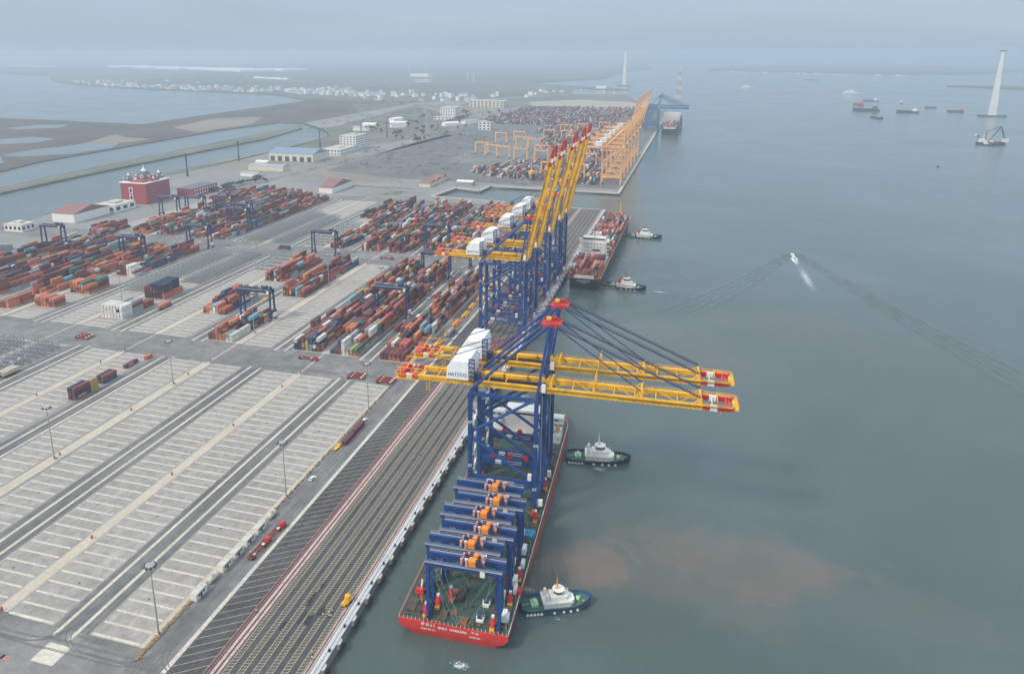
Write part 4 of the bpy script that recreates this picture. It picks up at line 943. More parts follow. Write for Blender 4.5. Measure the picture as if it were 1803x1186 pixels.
# ------------------------------------------------------------------ rubber-tyred yard gantries
def rtg(name, label, group, body, trolley, loc, rz=0, span=27, H=23.6, ty=0.55, detail=True, gy=2.6, wb=4.3):
    t = thing(name, label, 'gantry crane', loc, rz, group); X = span / 2
    for sx in (-1, 1):
        for sy in (-1, 1):
            MB().bar((sx * X, sy * wb * .8, 2.0), (sx * X, sy * gy, H), 1.3 if detail else 1.9, 1.1 if detail else 1.6, up=(1, 0, 0)).build('leg', body, t)
            wb_ = MB()
            for k in (-1, 1):
                yc = sy * wb + k * .95; wb_.tube((sx * X - .45, yc, .75), (sx * X + .45, yc, .75), .75, n=12)
            wb_.build('wheel', M_tyre, t)
            if detail: MB().box(sx * X - .5, sx * X + .5, sy * wb - 1.2, sy * wb + 1.2, 1.0, 2.0).build('bogie', M_redp, t)
        MB().box(sx * X - .55, sx * X + .55, -wb - 1.0, wb + 1.0, 2.0, 3.1).build('sill_beam', body, t)
        if sx > 0: MB().box(sx * X + .6, sx * X + 2.2, -1.5, 2.6, 3.0, 5.8).build('power_pack', M_white, t)
        else: MB().box(sx * X - 1.6, sx * X - .6, -1.2, 1.4, 3.0, 5.2).build('control_box', M_white, t)
        MB().box(sx * X - .45, sx * X + .45, -gy, gy, H - 1.4, H - .6).build('tie_beam', body, t)
    for sy in (-1, 1):
        g = MB().box(-X - 1.2, X + 1.2, sy * gy - .6, sy * gy + .6, H - .5, H + 1.7)
        go = g.build('girder', body, t)
        if detail:
            r = MB().box(-X - 1.2, X + 1.2, *sorted((sy * (gy + .6), sy * (gy + 1.35))), H + 1.5, H + 1.6); r.rail([(-X - 1.2, sy * (gy + 1.35), H + 1.6), (X + 1.2, sy * (gy + 1.35), H + 1.6)], 1.0, .04, 3); r.build('walkway', M_rod, go)
    x = -X + span * ty
    f = MB().box(x - 2.4, x + 2.4, -gy - .6, gy + .6, H + 1.72, H + 2.1)
    for sy in (-1, 1): f.tube((x - 2, sy * gy, H + 2.5), (x + 2, sy * gy, H + 2.5), .4)
    fo = f.build('trolley', body, t)
    MB().box(x - 1.35, x + 1.35, -3.1, -.4, H + 2.1, H + 4.3).box(x - .4, x + 1.3, 1.0, 3.2, H + 2.1, H + 3.7).build('hoist_cover', trolley, fo)
    mq = MB()
    for (a0, b0, s0, h0, m0) in ((-3.6, -3.0, 1.0, 1.6, 0), (-3.3, -1.2, 1.2, 1.0, 1), (-3.7, .8, 1.1, 2.0, 0), (-3.2, 2.4, 1.0, 1.2, 2), (2.6, -3.2, 1.0, 1.9, 0), (3.1, -1.4, 1.1, 1.3, 2), (2.6, .6, 1.2, 2.2, 2), (3.4, 2.2, .8, 1.5, 1), (-2.4, -3.4, .8, 2.6, 2), (-4.6, -2.2, .9, 2.0, 2), (-4.5, 1.4, .9, 1.6, 2), (4.4, -.6, .9, 1.9, 0), (2.2, -2.0, .7, 2.8, 0)): mq.box(x + a0, x + a0 + s0, b0, b0 + s0 * 1.2, H + 1.75, H + 2.0 + h0, m0)
    mq.build('machinery', [M_navy, M_white, mat('primer_pink', (.62, .30, .24), .6, .1)] if trolley is M_orange else [M_navy, M_navy, M_rod], fo)
    MB().box(x + 3.2, x + 5.0, -gy - 1.2, -gy + .9, H - 1.2, H + 1.4).build('operator_cab', M_white, fo)
    if detail:
        s = MB()
        for k in (-1, 1):
            for q in (-2, 2): s.tube((x + q, k * 1.4, H + 1.5), (x + q * 1.1, k * 1.0, H - 5), .04, n=4)
        s.build('hoist_rope', M_dark, fo)
        sp = MB().box(x - 1.1, x + 1.1, -3, 3, H - 5.6, H - 5); sp.box(x - 1.25, x + 1.25, -6.1, -5.7, H - 6, H - 5.4); sp.box(x - 1.25, x + 1.25, 5.7, 6.1, H - 6, H - 5.4); sp.box(x - .5, x + .5, -6, 6, H - 5.7, H - 5.4)
        sp.build('spreader', M_yellow, fo) if trolley is not M_orange else None
        MB().box(-4, 2.5, -gy - .58, -gy - .56, H + .35, H + 1.3).build('sign_plate', M_logo, t)
    return t
r1 = rtg('yard_gantry', '', 'blue gantries carried on the transport ship', M_blue, M_orange, barge_pt(3.4, 6, 1.6), BA, ty=.62)
RL = ['nearest', 'second nearest', 'third', 'fourth', 'fifth', 'farthest']
for i in range(6):
    l_ = f'{RL[i]} of the six blue yard gantries with orange hoists packed on the transport ship'
    p = barge_pt(3.4 if i % 2 == 0 else .5, 6 + i * 10.1, 1.6)
    if i == 0: r1['label'] = l_
    else: dup(r1, p, BA, l_)
y1 = rtg('yard_gantry', '', 'navy yard gantries over the container blocks', M_navy, M_navy, (0, 0, 0), 0, ty=.8)
YG = [(-227, 549, 'over the long middle blocks nearest the quay road'), (-227.5, 662, 'straddling the far end of the second block by the quay road'), (-265, 775, 'over the blocks just past the cross road'), (-193, 705, 'beside the landward legs of the nearest quay crane'),
      (-328, 512, 'over the small block by the empty slots'), (-369, 712, 'standing on the cross road edge, alone'), (-515, 700, 'at the edge of the grey rack area'), (-549, 636, 'behind the tall purple and white stacks'),
      (-526, 795, 'of the pair behind the rack area, nearer one'), (-538, 822, 'of the pair behind the rack area, farther one'), (-668, 655, 'at the far left by the canal'), (-655, 835, 'left of the three before the red domed building'), (-622, 845, 'middle of the three before the red domed building'), (-590, 860, 'right of the three before the red domed building')]
for i, (x, y, d) in enumerate(YG):
    if i == 0: y1.location = (x, y, .03); y1['label'] = 'navy yard gantry ' + d
    else: dup(y1, (x, y, .03), 0, 'navy yard gantry ' + d)
p1 = rtg('yard_gantry', '', 'orange yard gantries in the far port', M_porange, M_porange, (0, 0, 0), 0, span=26, H=24, detail=False)
PG = [(-432, 1560), (-400, 1520), (-372, 1505), (-440, 1760), (-405, 1800), (-375, 1690), (-340, 1660), (-300, 1540), (-262, 1560), (-222, 1545), (-190, 1535), (-250, 1930), (-215, 1990), (-172, 1950), (-290, 2040), (-330, 2010), (-190, 1290), (-240, 1300), (-330, 1480), (-285, 1460), (-180, 1720), (-225, 1730), (-270, 1740), (-180, 1830), (-235, 1840), (-300, 1850), (-345, 1860), (-190, 1440), (-240, 1420), (-185, 2090), (-240, 2100)]
for i, (x, y) in enumerate(PG):
    l_ = f'orange yard gantry in the far port, {["over the bare ground left of the containers", "over the container rows"][1 if x > -310 else 0]}'
    if i == 0: p1.location = (x, y, .03); p1['label'] = l_
    else: dup(p1, (x, y, .03), 0, l_)
# ------------------------------------------------------------------ red transport ship carrying the cranes
M_hred = steel('hull_red', (.62, .045, .035), .12); M_hrust = mat('rusty_red_side', (.33, .075, .055), .7, .25, .3); M_deck = mat('deck_green', (.035, .075, .060), .85, .35, .15, stain=(.11, .085, .06))
M_wood = mat('dunnage_timber', (.10, .075, .055), .9, .35, .5); M_rust = mat('rusty_plate', (.24, .10, .055), .85, .3, .4); M_shipw = mat('ship_white', (.74, .72, .66), .6, .08, .5)
ts = thing('transport_ship', 'long red-hulled heavy transport ship loaded with blue and yellow cranes beside the quay', 'ship', (BX, BY, 0), BA)
DZ = 2.6
hb = MB()
out = [(-21, 0), (21, 0), (21.3, 60), (21.3, 168), (18, 182), (9, 194), (0, 197), (-9, 194), (-18, 182), (-21.3, 168), (-21.3, 60)]
low = [(-15.5, 1.4), (15.5, 1.4), (21, 60), (21, 164), (15, 176), (7, 186), (0, 188), (-7, 186), (-15, 176), (-21, 164), (-21, 60)]
hb.rings([[(x, y, WZ - 2) for x, y in low], [(x * 1.03, y - (.6 if y < 10 else 0), -3.6) for x, y in low], [(x * (.93 if y < 1 else 1), y + (.2 if y < 1 else 0), -1.4) for x, y in out], [(x, y, 0.6) for x, y in out], [(x, y, DZ) for x, y in out]], 0)
for i, f in enumerate(hb.f):
    ys = [hb.v[k][1] for k in f]
    if max(ys) > 30 and len(f) == 4 and min(ys) > -1 and abs(hb.v[f[0]][0]) > 10: hb.m[i] = 1
hull = hb.build('hull', [M_hred, M_hrust], ts)
MB().prism([(x * .985, y + (.5 if y < 1 else 0)) for x, y in out[:-1]] + [(out[-1][0] * .985, out[-1][1])], DZ + .01, DZ + .04).build('deck', M_deck, ts)
put_text('lettering', '\u632f \u9a73 6 5', 1.5, M_shipw, hull, (-12.2, -.03, 1.05), (R(90), 0, 0), .03, 5.4)
put_text('lettering', 'ZHEN BO 6 5', 1.0, M_shipw, hull, (-12.2, -.03, -.75), (R(90), 0, 0), .03, 5.6)
put_text('lettering', 'IMO 1048396', 1.45, M_shipw, hull, (-5.6, -.03, .55), (R(90), 0, 0), .04, 11.0)
put_text('lettering', '\u5b81 \u6ce2', 1.2, M_shipw, hull, (7.2, -.03, 1.05), (R(90), 0, 0), .03, 2.8)
put_text('lettering', 'NING BO', 1.0, M_shipw, hull, (6.4, -.03, -.75), (R(90), 0, 0), .03, 4.2)
rl = MB()
for k in range(27): x = -20.6 + k * 1.58; rl.bar((x, .2, DZ), (x, .2, DZ + 1.2), .14)
rl.build('stern_stanchion', M_shipw, ts)
r2 = MB(); r2.rail([(21.0, .5, DZ), (21.2, 60, DZ), (21.2, 166, DZ)], 1.1, .05, 2.2); r2.build('handrail', M_shipw, ts)
r2 = MB(); r2.rail([(-21.0, .5, DZ), (-21.2, 60, DZ), (-21.2, 166, DZ)], 1.1, .05, 2.2); r2.build('handrail', M_rod, ts)
# superstructure
su = MB(); su.box(-19.5, 19.5, 146, 157, DZ, DZ + 4.6); su.box(-10, 15, 147, 156.5, DZ + 4.6, DZ + 9)
so = su.build('superstructure', M_shipw, ts)
br = MB().box(-20.5, 20.8, 148, 153.5, DZ + 11.2, DZ + 14.0).box(-11, 9, 147, 156, DZ + 9, DZ + 16.6).box(-20.5, 20.8, 147.4, 154.2, DZ + 10.9, DZ + 11.2)
for x in (-19.8, 20.1, 15.5): br.bar((x, 150, DZ + 4.6), (x, 150, DZ + 11), .5); br.bar((x, 150, DZ + 4.6), (x - 4, 150, DZ + 11), .35)
bo2 = br.build('bridge', M_shipw, ts); wd = MB()
for x in range(-18, 19, 3): wd.box(x, x + .9, 145.97, 145.99, DZ + 2.3, DZ + 3.2)
wd.build('window', M_glass, so); wd = MB()
wd.box(-10.5, 8.5, 146.95, 146.98, DZ + 14.3, DZ + 15.4); [wd.box(x, x + 2.2, 147.95, 147.98, DZ + 12.3, DZ + 13.2) for x in (-19, -15.5, 12, 16)]
wd.build('window', M_glass, bo2)
br = MB().rail([(-20.5, 148, DZ + 14), (20.8, 148, DZ + 14)], 1, .05, 2); br.rail([(-19.5, 146.1, DZ + 4.6), (19.5, 146.1, DZ + 4.6)], 1, .05, 2); br.build('handrail', M_shipw, so)
mm = MB().tube((-2, 152, DZ + 16.6), (-2, 152, DZ + 27), .35, .15).bar((-5, 152, DZ + 23), (1, 152, DZ + 23), .2).lathe((-2, 152, DZ + 21), [(.1, 0), (.9, .3), (.9, .9), (.1, 1.3)], 10); mm.build('mast', M_shipw, ts)
for x in (-14, 13): MB().lathe((x, 154, DZ + 4.6), [(1.6, 0), (1.6, 6.5), (1.3, 7), (.4, 7.1)], 12).build('funnel', M_shipw, ts)
cr = MB().lathe((12, 163, DZ), [(.9, 0), (.8, 9), (.8, 10)], 10).bar((12, 163, DZ + 9.5), (-2, 168, DZ + 13), .7); cr.build('deck_crane', M_orange, ts)
lb = MB().rings([[(17.6 + a * math.cos(q) * 1.1, 151 + s, DZ + 6.6 + a * math.sin(q)) for q in [i * .7854 for i in range(8)]] for s, a in ((-3, .2), (-2, 1), (2, 1), (3, .2))]); lb.build('lifeboat', M_orange, ts)
# yellow-red wheel sets, timber, tackle lying on deck : separate cargo things
def deck(name, label, cat, lx, ly, mb_, m, group=None, rz=0):
    o = mb_.build(name, m); o.location = barge_pt(lx, ly, DZ + .05); o.rotation_euler.z = BA + rz; return tag(o, label, cat, group)
k = 0
for (x, y, w, d, h, mt, rz, lab) in ((-17.5, 7, 3.2, 7, .9, M_wood, 0, 'left of the stern rail'), (-18.2, 18, 2.6, 11, .8, M_wood, 0, 'along the left edge'), (-18.4, 31, 2.4, 10, .9, M_wood, 0, 'along the left edge, middle'), (-13, 6, 3.6, 3, .7, M_wood, .2, 'by the left wheel set'), (-16, 2.4, 6, 1.6, .6, M_wood, 0, 'right at the stern corner'),
     (-4.6, 4.2, 3, 6, 1.0, M_wood, 0, 'left of centre near the stern'), (-1.2, 6.5, 2.6, 2.6, .8, M_rust, .3, 'near the stern centre'), (3.4, 2.8, 3.4, 4.4, 1.2, M_rust, 0, 'rust coloured near the stern'), (6.6, 2.4, 2.2, 3, .9, M_wood, 0, 'small, near the stern'), (9.2, 2.6, 2.2, 2.4, .9, M_wood, .2, 'small, right of the stern'),
     (18.4, 10, 2.6, 14, .8, M_wood, 0, 'long, at the right edge'), (18.4, 27, 2.2, 8, .7, M_wood, .05, 'at the right edge beyond'), (-4, 15, 3.0, 8, 1.3, M_rust, -.1, 'long rust coloured, mid deck'), (-.6, 17, 2.4, 9, 1.6, M_dark, -.1, 'dark, mid deck'), (1, 30, 5, 5, .9, M_wood, 0, 'under the gantries'), (-7, 45, 6, 5, .9, M_wood, 0, 'under the farther gantries'), (6, 60, 7, 5, .8, M_rust, 0, 'before the nearer crane'), (-6, 75, 8, 5, .8, M_wood, .1, 'between the crane legs')):
    b = MB(); n = max(2, int(w / .7))
    for i in range(n):
        u = -w / 2 + (i + .5) * w / n
        for l in range(2): b.box(u - w / n * .44, u + w / n * .44, -d / 2 + rnd.uniform(0, .5), d / 2 - rnd.uniform(0, .5), h * l / 2, h * (l + 1) / 2 - .05)
    deck('timber_stack', 'stack of weathered timbers on the transport ship deck, ' + lab, 'timber stack', x, y, b, mt, 'timber stacks on the ship deck', rz); k += 1
# loose planks, chocks and chain boxes scattered over the deck
cl = MB()
for i in range(700):
    lx = rnd.choice((rnd.uniform(-18, -13), rnd.uniform(-17, 16), rnd.uniform(14, 17.5))); ly = rnd.uniform(1, 142); L_ = rnd.uniform(1, 4); a_ = rnd.choice((0, 1.57, rnd.uniform(0, 3)))
    cl.bar((lx, ly, .15), (lx + L_ * math.cos(a_), ly + L_ * math.sin(a_), .12 + rnd.random() * .2), rnd.uniform(.25, .9), rnd.uniform(.2, .6), rnd.choice((0, 0, 0, 1, 2)))
o = cl.build('deck_litter', [M_wood, M_rust, M_dark]); o.location = barge_pt(0, 0, DZ + .04); o.rotation_euler.z = BA; tag(o, kind='stuff')
def clamp(label, lx, ly, rz=0):
    t = thing('travel_bogie', label, 'wheel set', barge_pt(lx, ly, DZ + .05), BA + rz, 'red and yellow wheel sets on the ship deck')
    MB().box(-.9, .9, -1.0, 1.0, 0, 1.1).build('yellow_foot', M_yellow, t); MB().bar((0, 0, 1.1), (0, 1.2, 4.4), 1.3, 1.0).box(-1.1, 1.1, .2, 1.6, 2.2, 3.0).build('arm', M_redp, t); MB().box(-.5, .5, .9, 1.9, 4.3, 5.3).build('head', M_white, t)
for a in (('near the left stern corner', -11.2, 2.6), ('just behind the left stern one', -8.2, 8.2), ('under the nearest gantry, left', -4.6, 13.5), ('near the right stern corner', 14.6, 2.0), ('on the right side by the second gantry', 18.2, 16.5), ('on the right side by the third gantry', 19, 31), ('on the right side by the crane leg', 18.6, 72, ), ('at the right rail by the crane', 18.8, 100)): clamp('red and yellow crane wheel set on deck, ' + a[0], a[1], a[2])
for i, a in enumerate(((9.2, 5.5), (9.6, 14.2))):
    t = thing('winch', ('nearer' if i == 0 else 'farther') + ' navy and white winch unit on the open green deck', 'winch', barge_pt(*a, DZ + .05), BA, 'winch units on the deck')
    MB().box(-1.2, 1.2, -1.4, -.2, 0, .9).build('base', M_white, t); MB().tube((-1.3, 1, 1.4), (1.3, 1, 1.4), 1.0, n=10).bar((0, 1, 1), (0, 3.4, 2.4), .5).build('drum', M_navy, t); MB().box(-1.5, -1.0, -.2, 2, 0, 1.8).box(1.0, 1.5, -.2, 2, 0, 1.8).build('frame', M_white, t)
deck('tarpaulin_bundle', 'bright blue covered bundle beside the crane legs on the ship', 'bundle', 17, 62, MB().rings([[(x * w, y, h * z) for x, z in ((-1, 0), (1, 0), (1, .8), (.4, 1), (-.5, .95), (-1, .7))] for y, w, h in ((-2.6, 3.0, 1.3), (-1, 3.4, 1.7), (1, 3.3, 1.5), (2.6, 3.0, 1.3))]), mat('blue_tarpaulin', (.02, .22, .42), .5, .1, .5))
deck('deck_machine', 'red and white deck machine by the left rail of the transport ship', 'machine', -17, 14.5, MB().box(-1.6, 1.6, -1.6, 1.4, 0, 1.4, 0).tube((0, 1.6, 1), (0, 2.8, 4.2), .35, m=1).tube((-1.3, -.4, 1.9), (1.3, -.4, 1.9), .8, m=0), [M_redp, M_white])
deck('gangway_winch', 'red gangway winch on the right rail above the nearest tug', 'machine', 20.2, 24, MB().box(-1.3, 1.1, -1.6, 1.6, 0, 1.6, 0).bar((-2.2, -1.8, 0), (-2.2, 1.8, 2.8), .3, m=0).bar((1.2, -2, 1.6), (1.2, 2, 1.6), .3, m=0), M_redp)
for i in range(4):
    deck('life_raft_box', ('nearest', 'second', 'third', 'farthest')[i] + ' white power container along the right legs of the packed gantries', 'box', 19.0 if i < 3 else 17.5, (8, 24, 40, 85)[i], MB().rings([[(x, y, z) for x, y in ((-.65, -1.9 + d), (.65, -1.9 + d), (.65, 1.9 - d), (-.65, 1.9 - d))] for z, d in ((0, .5), (.6, 0), (2.4, 0), (3.0, .4))]), M_white, 'white boxes along the packed gantries')
ls = MB()
for i in range(6):
    for sx in (-1, 1):
        x0 = 3.4 + sx * 12.6
        ls.tube((x0, 3 + i * 10, 20), (x0 - sx * 11, 0.6 + i * 10 + 7 * (i % 2), 0), .06, n=4)
for (a, b_3) in (((-8, 3, 22), (4, 2, 0)), ((14, 3, 22), (3, 12, 0)), ((14, 3, 20), (9.5, 1, 0)), ((-8, 3, 21), (-2, 1.5, 0)), ((-8, 14, 18), (2, 1.2, 0)), ((16, 12, 20), (20, 2, 0)), ((16, 30, 18), (20.5, 18, 0)), ((16, 60, 14), (20.5, 52, 0))): ls.tube(a, b_3, .06, n=4)
o = ls.build('lashing_wires', mat('lashing_green', (.22, .42, .30), .6, 0)); o.location = barge_pt(0, 0, DZ + .05); o.rotation_euler.z = BA; tag(o, 'thin green lashing wires tying the gantries down to the ship deck', 'wires')
bd = MB()
for i in range(7): bd.bar((14.5, 66 + i * 12, DZ + .1), (20.8, 60 + i * 12, DZ + 1.4), .7, .5)
bd.build('sea_fastening', M_rust, ts)

# ------------------------------------------------------------------ container ship at the near quay
M_hblack = steel('hull_black', (.018, .020, .024), .15); M_boot = mat('boot_red', (.30, .05, .04), .7, .2, .3); M_hredd = mat('hatch_red', (.40, .11, .08), .7, .2, .4)
def shipform(L, W, deckz, fore=.22, stern=.06, base=WZ - 2, rake=6, nb=9):
    """closed hull outline rings: bow towards +y, stern at y=0"""
    def half(w, l0, l1, k=1.0):
        pts = [(-w * .86, l0), (w * .86, l0), (w, l0 + L * stern)]
        for i in range(1, nb):
            t = i / nb; pts.append((w * (1 - t ** 2.2 * 1.0), l1 - (l1 - l0) * fore * (1 - t)))
        pts.append((0, l1)); R_ = [(-x, y) for x, y in pts[3:-1]][::-1]; return pts + R_ + [(-w, l0 + L * stern)]
    a = half(W / 2 * .93, 3, L - rake, 1); b = half(W / 2 * .99, 1, L - rake * .7); c = half(W / 2, 0, L)
    return [[(x, y, base) for x, y in a], [(x, y, WZ + .9) for x, y in b], [(x, y, deckz) for x, y in c]], c
cs = thing('container_ship', 'loaded container ship with white bridge, black stern and orange boxes moored at the near quay', 'ship', (-89.5, 676, 0), -.008)
rg, top = shipform(322, 30.5, 6.5, rake=10)
h = MB().rings(rg[:2], 1, cap1=False).rings(rg[1:], 0, cap0=False); ho = h.build('hull', [M_hblack, M_boot], cs)
dk = MB().prism([(x * .97, y * .998 + .3) for x, y in top], 6.52, 6.6); dk.build('deck', M_hredd, cs)
MB().prism([(x, y) for x, y in [(-15, 2), (15, 2), (15, 288), (-15, 288)]], 6.6, 7.0).build('hatch_cover', M_hredd, cs)
put_text('lettering', 'ASIAN VENTURE', 1.6, M_shipw, ho, (-6.5, -.05, 3.9), (R(90), 0, 0), .04, 12); put_text('lettering', 'PANAMA', 1.1, M_shipw, ho, (-2.4, -.02, 2.3), (R(90), 0, 0), .03, 4.6)
MB().box(-9, 9, .6, 1.8, 6.6, 9.4).build('mooring_bulwark', M_shipw, cs)
hs = MB(); hs.box(-12.5, 12.5, 58, 72, 6.6, 12); hs.box(-12, 12, 59, 71, 12, 27); hs.box(-14.5, 14.5, 60, 68, 27, 28); hs.box(-11, 11, 60, 69, 28, 31.5); hs.box(-15.2, -11, 61, 65.5, 28, 29.3); hs.box(11, 15.2, 61, 65.5, 28, 29.3)
for sx in (-1, 1):
    for k in range(4): hs.box(*sorted((sx * 12, sx * 14.8)), 59.5, 64, 12 + 3.6 * k, 12.2 + 3.6 * k); hs.bar((sx * 13.4, 59.6, 12 + 3.6 * k), (sx * 10.7, 63, 15.6 + 3.6 * k), .5, .15)
hs.box(-5, 4, 70.5, 77, 12, 30); hso = hs.build('bridge_house', M_shipw, cs)
wd = MB()
for k in range(4):
    for i in range(6): wd.box(-9 + i * 3.1, -8.2 + i * 3.1, 58.95, 58.98, 14 + 3.6 * k, 14.9 + 3.6 * k)
wd.box(-10.6, 10.6, 59.95, 59.98, 29.4, 30.7); wd.box(-1, 6.5, 58.94, 58.97, 18.2, 20.0); wd.build('window', M_glass, hso)
MB().box(-3.6, 3, 78, 83, 12, 31).box(-2.8, 2, 78.8, 82, 31, 33).build('funnel', M_shipw, cs)
MB().tube((0, 65, 31.5), (0, 65, 43), .4, .2).bar((-4, 65, 38), (4, 65, 38), .25).bar((-2, 65, 41), (2, 65, 41), .2).build('mast', M_dark, cs)
MB().tube((0, 312, 6.6), (0, 312, 24), .6, .3).bar((-2, 312, 18), (2, 312, 18), .3).build('foremast', M_yellow, cs)
MB().rail([(-15, 2, 6.6), (-15, 285, 6.6)], 1.1, .06, 4).rail([(15, 2, 6.6), (15, 285, 6.6)], 1.1, .06, 4).build('handrail', M_shipw, cs)
def cargo(y0, y1, cols, hfun, org=(-89.5, 676), z0=7.0, pal='orange', ncol=10, cw=2.9, rzz=-.008):
    y = y0
    while y + 12.3 < y1:
        for c in range(ncol):
            hh = hfun(c, y)
            for k in range(hh):
                lx = (c - (ncol - 1) / 2) * cw; ly = y + 6.2
                x = org[0] + lx - ly * math.sin(rzz); yy = org[1] + ly; col = pick(pal)
                mb.box(x - 1.18, x + 1.18, yy - 6.1, yy + 6.1, z0 + k * CH, z0 + (k + 1) * CH - .05, bottom=False); j = rnd.uniform(.82, 1.2); cols.append(tuple(v * j for v in PAL[col])); cols.extend([cols[-1]] * 4)
        y += 13.6
cargo(3, 56, cols, lambda c, y: (2 if c in (4, 5, 6) and y < 20 else 4 if y < 20 else 5 if c > 1 and c != 5 else 4) - (0 if rnd.random() < .8 else 1))
cargo(84, 285, cols, lambda c, y: max(1, int(4.3 - abs(c - 4.5) * .12 - (2 if rnd.random() < .12 else 0) - (1 if y > 250 else 0))))
# distant moored ship under the grey-blue cranes
ds = thing('container_ship', 'distant dark container ship moored under the hazy blue cranes', 'ship', (-70, 2105, 0), -.02)
rg, top = shipform(330, 44, 12, rake=12); MB().rings(rg, 0).build('hull', M_hblack, ds); MB().box(-20, 20, 90, 105, 12, 44).box(-23, 23, 92, 98, 44, 48).build('bridge_house', M_shipw, ds); MB().box(-16, 16, 2, 4, 12, 15).build('mooring_bulwark', M_shipw, ds)
cargo(6, 88, cols, lambda c, y: 6 - (1 if rnd.random() < .3 else 0), org=(-70, 2105), z0=12.2, pal='far', ncol=15, cw=2.6, rzz=-.02); cargo(108, 300, cols, lambda c, y: 7 - (1 if rnd.random() < .3 else 0), org=(-70, 2105), z0=12.2, pal='far', ncol=15, cw=2.6, rzz=-.02)

